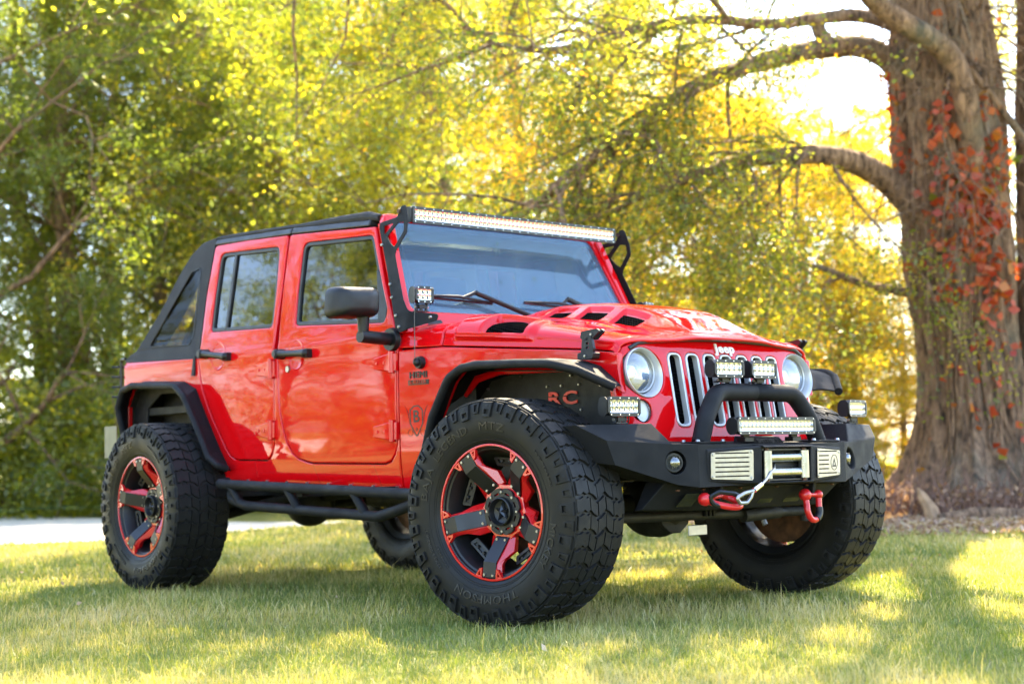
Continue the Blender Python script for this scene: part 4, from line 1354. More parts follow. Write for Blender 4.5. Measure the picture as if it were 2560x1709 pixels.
    # shackle tabs and red shackles
    for sg, ang, nm in ((-1, 0, 0), (1, 1, 0)):
        y = sg * .325 if sg < 0 else .265
        t = MB(); t.hexa([(.55, y - .009, .47), (.60, y - .009, .465), (.60, y + .009, .465), (.55, y + .009, .47), (.56, y - .009, .56), (.62, y - .009, .55), (.62, y + .009, .55), (.56, y + .009, .56)])
        t.build('shackle_tab', M['black'], o, bevel=.003)
        s_ = MB()
        if sg < 0:   # pulled forward and sideways, lying flat under the hook
            c = Vector((.605, y, .488))
            pts = [c + Vector(p) for p in ((.0, -.092, .004), (.012, -.070, -.008), (.050, -.038, -.024), (.075, .010, -.032), (.070, .045, -.026), (.040, .058, -.010), (.0, .040, .010), (-.004, .030, .018))]
        else:        # hangs down
            c = Vector((.60, y, .485))
            pts = [c + Vector(p) for p in ((.0, -.048, .005), (.005, -.046, -.03), (.012, -.052, -.065), (.014, -.032, -.100), (.012, .004, -.104), (.008, .036, -.078), (.004, .036, -.045), (.0, .042, -.01), (0, .040, .004))]
        # smooth it
        def smooth(P, it=2):
            for _ in range(it):
                Q = [P[0]]
                for i in range(len(P) - 1):
                    Q += [P[i] * .75 + P[i + 1] * .25, P[i] * .25 + P[i + 1] * .75]
                Q.append(P[-1]); P = Q
            return P
        sp_ = smooth(pts)
        s_.tube(sp_, .0135, 12)
        s_.sphere(pts[0], .027, 18, 12); s_.sphere(pts[-1], .020, 16, 10)
        so_ = s_.build('shackle', M['redplastic'], o, ang=60)
        q = MB(); q.cyl(pts[0], pts[-1] + (pts[-1] - pts[0]).normalized() * .02, .010, seg=14); q.build('shackle_pin', M['redplastic'], so_)
        k = len(sp_)
        q = MB(); a0, a1 = (int(k * .52), int(k * .70)) if sg > 0 else (int(k * .05), int(k * .2)); q.tube(sp_[a0:a1 + 1], .0165, 12)
        if sg > 0: q.build('shackle_isolator', M['plastic'], so_)
    # bull bar hoop
    h = MB()
    P = bend([(.553, -.375, .715), (.545, -.330, .82), (.530, -.245, .925), (.515, -.0, .9275), (.530, .245, .925), (.545, .330, .82), (.553, .375, .715)], [0, .25, .10, 0, .10, .25, 0], 10)
    h.tube(P, .0375, 24)
    ho = h.build('bull_bar', M['black'], o, ang=60)
    for sg in (-1, 1):
        q = MB(); q.prism(rnd([(.605, .27), (.615, .46), (.51, .46), (.50, .27)], .02), lambda u, v, d: (u, sg * v, .714 + d), 0, .008)
        fo = q.build('bull_bar_foot', M['black'], ho, bevel=.002)
        q = MB()
        for (x, y) in ((.598, .29), (.603, .445), (.525, .445)): q.cyl((x, sg * y, .722), (x, sg * y, .730), .010, .008, 6)
        q.pieces('foot_bolt', M['bolt'], fo)
    # centre hump with raised maker's lettering
    q = MB(); q.hexa([(.60, -.095, .706), (.60, .10, .706), (.50, .12, .712), (.50, -.12, .712), (.575, -.088, .738), (.575, .092, .738), (.50, .11, .745), (.50, -.11, .745)])
    hu = q.build('bumper_hump', M['black'], o, bevel=.004)
    vs, fs = text_mesh('SMITTYBILT', .026, .0012, .002, 2)
    k = .135 / (max(v[0] for v in vs) - min(v[0] for v in vs))
    q = MB(); q.add([(.5905 + v[2] - v[1] * .78, v[0] * k, .721 + v[1]) for v in vs], fs); q.build('bumper_lettering', M['trim'], hu)
    return o, ho
bump, hoop = bumper()

# ---- LED lamps
SCREWS = []
def led_lamp(name, c, fwd, w, h, depth, nx_, nz_, parent, foot=None, cable=True, chamfer=.018):
    """finned housing with clear front, rows of small reflectors, end caps, bracket"""
    c = Vector(c); f = Vector(fwd).normalized(); s = Vector((0, 0, 1)).cross(f).normalized(); u = f.cross(s)
    def T(a, b_, d): return c + s * a + u * b_ + f * d
    o_ = MB()
    outl = rnd([(-w / 2, -h / 2 + chamfer), (-w / 2 + chamfer, -h / 2), (w / 2 - chamfer, -h / 2), (w / 2, -h / 2 + chamfer), (w / 2, h / 2 - chamfer), (w / 2 - chamfer, h / 2), (-w / 2 + chamfer, h / 2), (-w / 2, h / 2 - chamfer)], .004, 2)
    inn = [(-w / 2 + .012, -h / 2 + .014), (w / 2 - .012, -h / 2 + .014), (w / 2 - .012, h / 2 - .014), (-w / 2 + .012, h / 2 - .014)]
    o_.prism(outl, T, -.016, .0, holes=[inn])
    o_.prism([(p[0] * .97, p[1] * .94) for p in outl], T, -.032, -.016)
    # fins
    nf = max(3, int(depth / .008))
    for i in range(nf):
        d = -.034 - i * (depth - .034) / nf
        k = 1 - .35 * (i / nf) ** 2
        o_.prism([(p[0] * .94, p[1] * .92 * k) for p in outl], T, d - .0028, d)
    o_.prism([(p[0] * .90, p[1] * .6) for p in outl], T, -depth, -.030)
    lamp = o_.build(name, M['satin'], parent)
    # end caps
    e = MB()
    for sg in (-1, 1):
        r_ = h / 2 * .98
        pc = [(r_ * math.cos(q) * 1.0, r_ * math.sin(q)) for q in [PI / 2 + PI * i / 12 for i in range(13)]]
        pc = [(-depth * .55 + p[0] * (depth * .45 / r_), p[1]) for p in pc]
        pc = [(-.004, -r_ * .72), (-.004, r_ * .72), (-.016, r_)] + pc[0:] + [(-.016, -r_)]
        x0 = sg * (w / 2); x1 = sg * (w / 2 + .0035)
        e.prism(pc, lambda a, b_, d, x0=x0, x1=x1: T(x0 + (x1 - x0) * d, b_, a), 0, 1)
    e.pieces('end_cap', M['plastic'], lamp)
    # screws round the front
    q = MB(); ns = max(2, int(w / .055))
    for i in range(ns + 1):
        a = -w / 2 + .016 + (w - .032) * i / ns
        for b_ in (-h / 2 + .0065, h / 2 - .0065): q.cyl(T(a, b_, 0), T(a, b_, .0015), .0026, .0022, 8)
    SCREWS.append((lamp, q))
    # reflectors: open dishes side by side
    q = MB()
    iw, ih = w - .024, h - .028
    cw, ch = iw / nx_, ih / nz_
    for i in range(nx_):
        for k in range(nz_):
            ca = -iw / 2 + cw * (i + .5); cb_ = -ih / 2 + ch * (k + .5)
            sq = []
            m_ = 12
            rr = min(cw, ch) * .47
            ring0 = []
            for j in range(m_):
                a = 2 * PI * (j + .5) / m_
                x, y = math.cos(a), math.sin(a); g = max(abs(x), abs(y))
                ring0.append(T(ca + x / g * cw / 2, cb_ + y / g * ch / 2, -.005))
            ring1 = [T(ca + rr * math.cos(2 * PI * (j + .5) / m_), cb_ + rr * math.sin(2 * PI * (j + .5) / m_), -.006) for j in range(m_)]
            ring2 = [T(ca + rr * .80 * math.cos(2 * PI * (j + .5) / m_), cb_ + rr * .72 * math.sin(2 * PI * (j + .5) / m_), -.010) for j in range(m_)]
            ring3 = [T(ca + rr * .38 * math.cos(2 * PI * (j + .5) / m_), cb_ + rr * .38 * math.sin(2 * PI * (j + .5) / m_), -.0165) for j in range(m_)]
            vs = ring0 + ring1 + ring2 + ring3
            fs = [(r_ * m_ + j, r_ * m_ + (j + 1) % m_, (r_ + 1) * m_ + (j + 1) % m_, (r_ + 1) * m_ + j) for r_ in range(3) for j in range(m_)]
            q.add(vs, fs, 0)
            q.add(ring3, [tuple(range(m_))], 1)
    q.build('led_reflectors', [M['led'], M['chip']], lamp, merge=False)
    q = MB(); q.prism(inn, T, -.0035, -.002); q.build('lamp_lens', M['lens'], lamp)
    if foot is not None:
        ft = Vector(foot)
        q = MB()
        top = T(0, -h / 2 + .004, -depth * .45)
        for sg in (-1, 1):
            a = ft + s * .026 * sg
            b_ = top + s * .026 * sg
            q.tube([a, a * .4 + b_ * .6, b_], [.007, .008, .007], 6)
        q.box((ft + Vector((0, 0, .002))), (.035, .062, .006))
        q.box(ft * .45 + top * .55, (.022, .040, .018))
        q.cyl(ft, ft + Vector((0, 0, .022)), .008, seg=6)
        br_ = q.build('lamp_bracket', M['plastic'], lamp)
        q = MB(); mp = ft * .5 + top * .5; q.cyl(mp - s * .036, mp + s * .036, .006, seg=8); q.pieces('bracket_bolt', M['bolt'], br_)
        if cable:
            q = MB(); a = T(w * .30, -h / 2 + .008, -depth * .6)
            q.tube(bend([a, a + Vector((0, 0, -.03)), a + Vector((-.03, -.01, -.055)), ft + s * .05 + Vector((-.05, 0, .0))], .015), .0028, 6)
            q.build('lamp_cable', M['plastic'], lamp)
    return lamp
M['led'] = simple('led_reflector', (.86, .86, .84), .14, metal=.9, var=.03)
M['chip'] = simple('led_chip', (.75, .66, .30), .5, var=.1)
# wing pods, hoop pods, lower bar, pillar pods, roof bar
led_lamp('light_pod', (.478, -.725, .866), (1, -.05, .0), .172, .078, .058, 6, 2, bump, foot=(.455, -.735, .799))
led_lamp('light_pod', (.478, .770, .866), (1, .16, .0), .172, .078, .058, 6, 2, bump, foot=(.445, .755, .799))
led_lamp('light_pod', (.560, -.190, 1.022), (1, -.06, .0), .172, .076, .058, 5, 2, hoop, foot=(.512, -.190, .968))
led_lamp('light_pod', (.560, .030, 1.022), (1, .04, .0), .172, .076, .058, 5, 2, hoop, foot=(.512, .030, .968))
led_lamp('light_bar', (.655, -.012, .783), (1, 0, .02), .500, .072, .060, 20, 2, bump, foot=None, cable=False, chamfer=.016)
q = MB()
for y in (-.155, .150):
    q.box((.600, y, .728), (.045, .055, .020)); q.box((.600, y, .745), (.018, .040, .022))
q.pieces('light_bar_foot', M['plastic'], bump, bevel=.002)
led_lamp('light_pod', (-.795, -.735, 1.432), (1, -.10, .0), .098, .078, .058, 3, 2, car, foot=(-.815, -.742, 1.355))
led_lamp('light_pod', (-.795, .735, 1.432), (1, .25, .0), .098, .078, .058, 3, 2, car, foot=(-.815, .742, 1.355))
roofbar = led_lamp('roof_light_bar', (-.965, 0, 1.835), (1, 0, -.03), 1.335, .078, .075, 50, 2, car, cable=False, chamfer=.004)
# ================================================================ wheels
# local axes of a wheel: the axle is local -Y outboard for the right side; left wheels are turned by 180 degrees
TR = .457
def W3(r, th, o):          # o: outboard distance from the tyre's centre plane
    return (r * math.cos(th), -o, r * math.sin(th))
def tyre_mesh():
    b = MB()
    # carcass (material 0 sidewall)
    prof = [(.262, .122), (.272, .136), (.285, .146), (.31, .156), (.345, .163), (.375, .163), (.405, .160), (.425, .157), (.436, .153), (.443, .146), (.4445, .13), (.4455, .09), (.446, 0)]
    full = [(r, o) for r, o in prof] + [(r, -o) for r, o in prof[-2::-1]]
    n = len(full); seg = 132
    vs = []; fs = []
    for i in range(seg):
        q = 2 * PI * i / seg
        for r, o in full: vs.append(W3(r, q, o))
    for i in range(seg):
        j = (i + 1) % seg
        for k in range(n - 1): fs.append((i * n + k, i * n + k + 1, j * n + k + 1, j * n + k))
    tre = [f for q_, f in enumerate(fs) if 10 <= q_ % (n - 1) < n - 11]
    b.add(vs, [f for q_, f in enumerate(fs) if not 10 <= q_ % (n - 1) < n - 11], 0); b.add(vs, tre, 2)
    # tread blocks: polygons in (pitch fraction u, lateral v); radius from a crowned profile
    NP = 21
    def crown(v): return TR - .000 - .22 * max(0, abs(v) - .05) ** 2 - (.9 * max(0, abs(v) - .125) ** 1.5)
    def block(poly, base, h=.0135, ins=.10, mat=1):
        m = len(poly)
        cu_ = sum(p[0] for p in poly) / m; cv_ = sum(p[1] for p in poly) / m
        lo = []; hi = []
        for (u, v) in poly:
            uu = cu_ + (u - cu_) * (1 + .04); vv = v
            lo.append(W3(.443, (base + uu) * 2 * PI / NP, vv))
            uu = cu_ + (u - cu_) * (1 - ins); vv = cv_ + (v - cv_) * (1 - ins * .55)
            hi.append(W3(crown(vv), (base + uu) * 2 * PI / NP, vv))
        b.add(lo + hi, [tuple(range(m, 2 * m))] + [(i, (i + 1) % m, m + (i + 1) % m, m + i) for i in range(m)], mat)
    for p in range(NP):
        for sg, off, fl in ((1, 0, 1), (-1, .27, -1)):
            def B(poly, h=.0135, ins=.09):
                block([(fl * u, sg * v) for u, v in poly], p + off, h, ins)
            # wavy shoulder lugs and two slanted inner rows, two of each per pitch
            wv = [(.149, .0), (.128, .0), (.108, .075), (.090, .0), (.0745, .055)]
            for h_ in (0, .5):
                ln = .385 if h_ == 0 else .40
                vo = 0 if h_ == 0 else -.0065
                lug = [(h_ + w, v + (vo if v > .14 else 0)) for v, w in wv]
                B(lug + [(h_ + w + ln, v + (vo if v > .14 else 0)) for v, w in reversed(wv)], ins=.05)
                r1 = [(.0705, .05), (.050, -.07), (.0285, -.14)] if h_ == 0 else [(.0705, .04), (.048, -.02), (.0265, -.16)]
                B([(h_ + w, v) for v, w in r1] + [(h_ + w + .37, v) for v, w in reversed(r1)], ins=.06)
            for h_ in (0, .5):
                if sg > 0:
                    q_ = .0015 if h_ else 0
                    B([(h_ - .13, .0215 + q_), (h_ + .27, .0225 + q_), (h_ + .33, .004), (h_ + .46, -.0215 - q_), (h_ + .06, -.0225 - q_), (h_ + .0, -.004)], ins=.06)
    # bevel-less lateral lugs on the sidewall (side biters): alternating closed and U shapes
    NL = NP * 2
    def biter(th, r0, r1, w0, w1, kind, sg):
        def Q(a, r, lift):
            # lateral surface of the sidewall at r
            o = float(np.interp(r, [.375, .405, .425, .438, .446, .455], [.163, .160, .157, .153, .1465, .140]))
            return W3(r, th + a / r, sg * (o + lift))
        out = [(-w0, r0), (w0, r0), (w1, r1), (-w1, r1)]
        l1 = .0100 if kind else .0075
        lo = [Q(a, r, -.004) for a, r in out]
        hi = [Q(a * .90, r0 + (r - r0) * .92 + .0015, l1) for a, r in out]
        k1 = .66 if kind else .62
        rm0, rm1 = r0 + (r1 - r0) * .20, r0 + (r1 - r0) * (.50 if kind else .80)
        inn = [(-w0 * k1, rm0), (w0 * k1, rm0), (w0 * k1 * 1.02, rm1), (-w0 * k1 * 1.02, rm1)]
        ih = [Q(a, r, l1) for a, r in inn]; il = [Q(a * .8, r, -.0015) for a, r in inn]
        vs = lo + hi + ih + il
        fs = []
        for i in range(4):
            j = (i + 1) % 4
            fs += [(i, j, 4 + j, 4 + i), (4 + i, 4 + j, 8 + j, 8 + i), (8 + i, 8 + j, 12 + j, 12 + i)]
        fs.append((12, 13, 14, 15))
        b.add(vs, fs, 1)
        if kind:
            c = [(-w0 * .30, rm1 + (r1 - rm1) * .30), (w0 * .30, rm1 + (r1 - rm1) * .30), (w0 * .30, rm1 + (r1 - rm1) * .62), (-w0 * .30, rm1 + (r1 - rm1) * .62)]
            hh = [Q(a, r, l1 + .0004) for a, r in c]
            b.add(hh, [(0, 1, 2, 3)], 2)
    for i in range(NL):
        th0 = (i + .24 + (0 if i % 2 == 0 else .0)) * 2 * PI / NL
        kind = i % 2 == 0
        for sg in (1, -1):
            th = th0 if sg > 0 else -th0 + .1
            if kind: biter(th, .379, .4425, .0195, .0275, True, sg)
            else: biter(th, .395, .4415, .013, .0215, False, sg)
    # thin ribs
    def ring(r, o, rr, mat=0):
        for sg in (1, -1):
            vs = []; fs = []; m = 6; S = 132
            for i in range(S):
                q = 2 * PI * i / S
                for k in range(m):
                    a = 2 * PI * k / m
                    vs.append(W3(r + rr * math.cos(a), q, sg * (o + rr * math.sin(a))))
            for i in range(S):
                for k in range(m):
                    fs.append((i * m + k, i * m + (k + 1) % m, ((i + 1) % S) * m + (k + 1) % m, ((i + 1) % S) * m + k))
            b.add(vs, fs, mat)
    ring(.4440, .1495, .0032, 1); ring(.290, .1475, .0022); ring(.297, .1515, .0012); ring(.318, .158, .0009)
    # raised lettering on the outer sidewall, reading clockwise with tops outward
    def letters(s, r, a_mid, size, span, bold=.0):
        vs, fs = text_mesh(s, size, bold, .004, 2, 0, 1.05)
        x0, x1 = min(v[0] for v in vs), max(v[0] for v in vs); c = (x0 + x1) / 2
        k = R(span) * r / (x1 - x0)
        out = []
        for x, y, z in vs:
            a = R(a_mid) + -((x - c) * k) / r
            rr = r + y
            o = float(np.interp(rr, [.262, .272, .285, .31, .345, .375, .405], [.122, .136, .146, .156, .163, .163, .160]))
            out.append(W3(rr, -a + 0 if False else a, o + .0018 + z * .7))
        b.add(out, fs, 3)
    letters('BAJA', .343, 160, .046, 24); letters('LEGEND', .343, 124, .046, 36); letters('MTZ', .343, 84, .046, 22)
    letters('MICKEY', .343, -22, .046, 30); letters('THOMPSON', .343, -92, .046, 56)
    letters('37X13.50R20LT', .338, 207, .018, 30); letters('POWERPLY', .310, 215, .012, 20); letters('MUD TERRAIN', .352, 30, .012, 26)
    me_o = b.build('tyre', [M['side'], M['tread'], M['gloss2'], M['letter']], None, ang=28, merge=False)
    return me_o
M['gloss2'] = simple('tyre_recess', (.007, .007, .007), .7, var=.1)
M['letter'] = simple('tyre_lettering', (.010, .010, .0105), .36, var=.1)

def rim_parts(parent, tyre_me, phase):
    LIP = .136
    # barrel
    b = MB()
    def L(a, c, h): return (a, -h, c)
    b.lathe([(.2715, LIP - .004), (.270, LIP + .0005), (.2655, LIP + .001), (.2635, LIP - .004), (.2600, LIP - .006), (.2575, LIP - .016), (.250, LIP - .020), (.246, LIP - .030), (.238, LIP - .060), (.232, LIP - .10), (.228, LIP - .20), (.232, -.118), (.262, -.136), (.268, -.132), (.268, -.12), (.245, -.10), (.245, .10), (.262, .118), (.2715, LIP - .004)], L, 72)
    bar = b.build('rim', M['wheelblack'], parent, ang=35)
    b = MB(); b.lathe([(.2725, LIP + .000), (.2725, LIP + .0035), (.2700, LIP + .0045), (.2650, LIP + .0045), (.2640, LIP + .0025), (.2640, LIP - .002)], L, 72)
    # notched triangles at each spoke foot
    for k in range(5):
        th = R(phase + 72 * k)
        for sg in (-1, 1):
            def T(a, r, d):
                t = th + sg * a
                return (r * math.cos(t), -(LIP + d), r * math.sin(t))
            b.prism([(.140, .266), (.270, .266), (.215, .232), (.165, .226)], lambda u, v, d: T(u, v, d), -.014, .0015, holes=[[(.172, .2575), (.228, .2575), (.200, .240)]])
    b.build('rim_ring', M['wheelred'], parent)
    # spokes
    for k in range(5):
        th = R(phase + 72 * k)
        ct, st = math.cos(th), math.sin(th)
        def T(r, a, o): return (r * ct - a * st, -o, r * st + a * ct)
        b = MB()
        # outer flat foot, slope down to the hub, with wide sloping flanks
        o1, o2, o3 = LIP - .006, LIP - .010, LIP - .085
        sec = [(.264, .050, o1, .012), (.205, .046, o2, .014), (.108, .052, o3, .018), (.060, .048, o3 - .002, .02)]
        vs = []
        for (r, hw_, o, th_) in sec:
            vs += [T(r, -hw_, o - .020), T(r, -hw_ * .74, o), T(r, hw_ * .74, o), T(r, hw_, o - .020), T(r, hw_ * .8, o - .045), T(r, -hw_ * .8, o - .045)]
        fs = []
        for i in range(3):
            for j in range(6):
                fs.append((i * 6 + j, i * 6 + (j + 1) % 6, (i + 1) * 6 + (j + 1) % 6, (i + 1) * 6 + j))
        fs += [(0, 1, 2, 3, 4, 5), (23, 22, 21, 20, 19, 18)]
        b.add(vs, fs)
        # swept side web that gives the star outline
        for sg in (-1, 1):
            b.add([T(.10, sg * .035, o3 + .002), T(.205, sg * .036, o2 - .004), T(.155, sg * .062, o3 + .004), T(.098, sg * .062, o3 - .002),
                   T(.10, sg * .035, o3 - .02), T(.205, sg * .036, o2 - .03), T(.155, sg * .062, o3 - .02), T(.098, sg * .062, o3 - .02)],
                  [(0, 1, 2, 3), (7, 6, 5, 4), (0, 4, 5, 1), (1, 5, 6, 2), (2, 6, 7, 3), (3, 7, 4, 0)])
        sp = b.build('spoke', M['wheelred'], parent, bevel=.0025, ang=25)
        # bent black cover plate
        b = MB(); t_ = .005
        A = [(.259, o1 + .002), (.198, o2 + .002), (.100, o3 + .002)]
        vs = []
        for (r, o) in A:
            hw_ = .0335
            vs += [T(r, -hw_, o), T(r, hw_, o), T(r, hw_, o + t_), T(r, -hw_, o + t_)]
        fs = [(i * 4 + j, i * 4 + (j + 1) % 4, (i + 1) * 4 + (j + 1) % 4, (i + 1) * 4 + j) for i in range(2) for j in range(4)] + [(0, 1, 2, 3), (11, 10, 9, 8)]
        b.add(vs, fs)
        b.build('spoke_plate', M['wheelblack'], sp if False else parent, bevel=.0015, ang=25)
        b = MB()
        for (r, a, o) in ((.249, -.022, o1 + .007), (.249, .022, o1 + .007), (.112, -.022, o3 + .0165), (.112, .022, o3 + .0165)):
            b.cyl(T(r, a, o), T(r, a, o + .004), .0065, .0055, 12)
        b.pieces('spoke_bolt', M['bolt'], parent)
        # small bolted window frame on the barrel between spokes
        th2 = th + R(36)
        c2, s2 = math.cos(th2), math.sin(th2)
        def T2(r, a, o): 
            q = th2 + a / r
            return (r * math.cos(q), -o, r * math.sin(q))
        b = MB()
        b.prism(rnd([(-.060, .222), (.060, .222), (.050, .186), (-.050, .186)], .006, 3), lambda u, v, d: T2(v, u, d + LIP - .075 - (.222 - v) * .35), -.012, 0, holes=[[(-.044, .214), (.044, .214), (.038, .196), (-.038, .196)]])
        b.build('rim_insert', M['wheelblack'], parent, bevel=.002)
        b = MB(); b.prism([(-.045, .215), (.045, .215), (.039, .195), (-.039, .195)], lambda u, v, d: T2(v, u, d + LIP - .085 - (.222 - v) * .35), -.004, 0)
        for a in (-.020, .020): b.cyl(T2(.205, a, LIP - .092), T2(.205, a, LIP - .078), .008, .006, 8)
        b.pieces('insert_bolt', M['trim'], parent)
    # hub: red lobed ring, black scalloped cap, deep dish and star
    o3 = LIP - .085
    b = MB(); b.prism([(.118 * (1 + .09 * math.cos(5 * (q - R(phase)))) * math.cos(q), .118 * (1 + .09 * math.cos(5 * (q - R(phase)))) * math.sin(q)) for q in [2 * PI * i / 60 for i in range(60)]], lambda u, v, d: (u, -d, v), o3 - .03, o3 + .004)
    b.build('hub', M['wheelred'], parent, bevel=.003)
    b = MB()
    cap = []
    for i in range(96):
        q = 2 * PI * i / 96
        r = .0945 - .009 * (max(0, math.cos(8 * q)) ** 3)
        cap.append((r * math.cos(q), r * math.sin(q)))
    wins = []
    for i in range(8):
        q = 2 * PI * (i + .5) / 8 + R(0)
        wins.append([(rr * math.cos(q + a), rr * math.sin(q + a)) for rr, a in ((.070, -.17), (.077, -.15), (.077, .15), (.070, .17))])
    b.prism(cap, lambda u, v, d: (u, -d, v), o3 + .005, o3 + .018, holes=wins + [[(.058 * math.cos(2 * PI * i / 40), .058 * math.sin(2 * PI * i / 40)) for i in range(40)]])
    capo = b.build('centre_cap', M['wheelblack'], parent, bevel=.002)
    b = MB(); b.lathe([(.0585, o3 + .016), (.057, o3 + .034), (.053, o3 + .036), (.050, o3 + .030), (.046, o3 + .012), (.040, o3 + .008), (0, o3 + .008)], L, 40)
    b.build('cap_dish', M['wheelblack'], parent)
    b = MB()
    tips = [(.046 * math.cos(R(phase + 40 + 72 * i)), .046 * math.sin(R(phase + 40 + 72 * i))) for i in range(5)]
    ins_ = [(.017 * math.cos(R(phase + 76 + 72 * i)), .017 * math.sin(R(phase + 76 + 72 * i))) for i in range(5)]
    vs = [(0, -(o3 + .032), 0)]
    for i in range(5): vs += [(tips[i][0], -(o3 + .012), tips[i][1]), (ins_[i][0], -(o3 + .013), ins_[i][1])]
    b.add(vs, [(0, 1 + i, 1 + (i + 1) % 10) for i in range(10)])
    b.build('star_emblem', M['star'], parent, ang=5)
    b = MB()
    for i in range(8):
        q = 2 * PI * i / 8; b.cyl((.079 * math.cos(q), -(o3 + .017), .079 * math.sin(q)), (.079 * math.cos(q), -(o3 + .0225), .079 * math.sin(q)), .0065, .005, 12)
    b.pieces('cap_bolt', M['bolt'], parent)
M['letter'] = M['letter']
M['star'] = simple('star_black', (.012, .012, .013), .22, coat=.6, var=.05)

def disc_brake(x, y, z, sg):
    b = MB()
    def L(a, c, h): return (x + a, y + h * sg, z + c)
    b.lathe([(.215, -.02), (.215, -.015), (.165, -.01), (.165, .02), (.09, .02), (.09, -.02), (.215, -.02)], L, 40); b.lathe([(.075, -.05), (.075, .03), (0, .03)], L, 24)
    return b

tyre_o = tyre_mesh()
tyre_data = tyre_o.data
bpy.data.objects.remove(tyre_o)
def wheel_at(x, yc, steer, left, phase, spin):
    w = empty('wheel', (x, yc, .460), 0, car)
    w.rotation_euler = (0, 0, steer + (PI if left else 0))
    t = link_mesh('tyre', tyre_data, w); t.rotation_euler = (0, spin, 0)
    rim_parts(w, None, phase)
    return w
ST = R(8.9)
# king pin offset .74 and tyre centre .20 outboard of it
wc = 1.076 - .1405
kp = .74
wheel_at((wc - kp) * math.sin(ST), -kp - (wc - kp) * math.cos(ST), ST, False, 50, 0)
wheel_at(RA, -wc, 0, False, 23, R(-25))
wl = wc - .10      # the far-side wheels stand a little further in
wheel_at(-(wl - kp) * math.sin(ST), kp + (wl - kp) * math.cos(ST), ST, True, 15, R(40))
wheel_at(RA, wl, 0, True, 40, R(100))
# brake discs and hubs
for x in (0, RA):
    for sg in (-1, 1):
        disc_brake(x, sg * .80, .46, sg).build('brake_disc', M['rust'], car)
# ================================================================ chassis
b = MB()
b.tube([(0, -.80, .46), (0, -.30, .46), (0, .80, .46)], [.042, .045, .042], 14)
b.sphere((.02, -.12, .45), .135, 20, 14, (1.1, 1.0, 1.0)); b.sphere((.06, -.12, .43), .115, 16, 12)
ax = b.build('front_axle', M['under'], car, ang=60)
b = MB(); b.prism([(.10 * math.cos(2 * PI * i / 10), .10 * math.sin(2 * PI * i / 10)) for i in range(10)], lambda u, v, d: (.14 + d, -.12 + u, .43 + v), 0, .018); b.build('diff_cover', M['under'], ax, bevel=.004)
q = MB(); q.tube([(RA, -.80, .46), (RA, .80, .46)], .045, 14); q.sphere((RA, .02, .45), .145, 20, 14, (1.1, 1, 1)); q.build('rear_axle', M['under'], car, ang=60)
q = MB(); q.tube([(.27, -.66, .415), (.27, -.55, .418), (.27, .64, .405)], [.018, .022, .022], 12); q.cyl((.27, -.66, .37), (.27, -.66, .45), .024, seg=12); q.cyl((.27, .62, .36), (.27, .62, .44), .024, seg=12)
q.cyl((.28, .18, .40), (.30, .40, .41), .030, seg=14)
tr = q.build('tie_rod', M['under'], car, ang=50)
q = MB(); q.cyl((.27, -.66, .36), (.27, -.66, .372), .012, seg=6); q.cyl((.295, .30, .375), (.305, .30, .355), .012, seg=6); q.pieces('rod_nut', M['steel'], tr)
q = MB(); q.box((.30, -.06, .455), (.03, .085, .03)); q.box((.30, -.085, .425), (.02, .012, .035)); q.box((.30, -.06, .425), (.02, .012, .035)); q.box((.30, -.035, .425), (.02, .012, .035)); q.build('rod_clamp', M['black'], tr)
q = MB(); q.box((.305, -.14, .352), (.006, .115, .045)); q.build('axle_tag', M['steel'], ax, bevel=.003)
q = MB()
for sg in (-1, 1):
    q.tube(bend([(.42, sg * .42, .62), (-.4, sg * .42, .60), (-.8, sg * .40, .58), (-2.5, sg * .45, .60), (-2.9, sg * .45, .72), (-3.75, sg * .45, .68)], .1), .052, 4)
    q.tube([(.05, sg * .55, .40), (-.65, sg * .38, .52)], .028, 10); q.tube([(-2.90, sg * .55, .40), (-2.25, sg * .42, .53)], .028, 10)
for x in (.40, -.75, -1.5, -2.3, -3.6): q.box((x, 0, .60), (.08, .84, .07))
q.box((-1.1, 0, .56), (.6, .5, .10)); q.cyl((-.7, .05, .62), (-2.9, .02, .48), .035, seg=10)
fr = q.build('chassis_frame', M['under'], car, ang=40)
for sg in (-1, 1):
    q = MB(); pts = [(-.02 + .052 * math.cos(t * .5), sg * .48 + .052 * math.sin(t * .5), .50 + t * .0058) for t in range(0, 56)]; q.tube(pts, .009, 6); q.build('coil_spring', M['under'], fr)
    q = MB(); q.cyl((-.10, sg * .60, .42), (-.06, sg * .57, .78), .030, seg=14); q.build('shock_absorber', M['yellow'], fr)
    q = MB(); q.cyl((-3.02, sg * .62, .40), (-2.90, sg * .50, .82), .030, seg=14); q.build('shock_absorber', M['yellow'], fr)
q = MB()
q.cyl((-3.12, .02, .43), (-3.12, .42, .43), .10, seg=28); q.build('exhaust_muffler', M['under'], car, bevel=.02)
MB().tube(bend([(-.9, .25, .52), (-2.2, .28, .50), (-2.7, .25, .45), (-3.12, .2, .42)], .1), .032, 10).build('exhaust_pipe', M['under'], car)
q = MB(); q.hexa([(-2.45, .08, .42), (-1.55, .08, .42), (-1.55, .40, .42), (-2.45, .40, .42), (-2.5, .05, .60), (-1.5, .05, .60), (-1.5, .42, .60), (-2.5, .42, .60)]); q.build('fuel_tank_skid', M['under'], car, bevel=.03)
# radiator and engine mass behind the grille
q = MB(); q.box((.20, 0, .90), (.06, 1.0, .46)); q.box((-.25, 0, .92), (.7, .6, .40)); q.build('radiator', M['inner'], car)
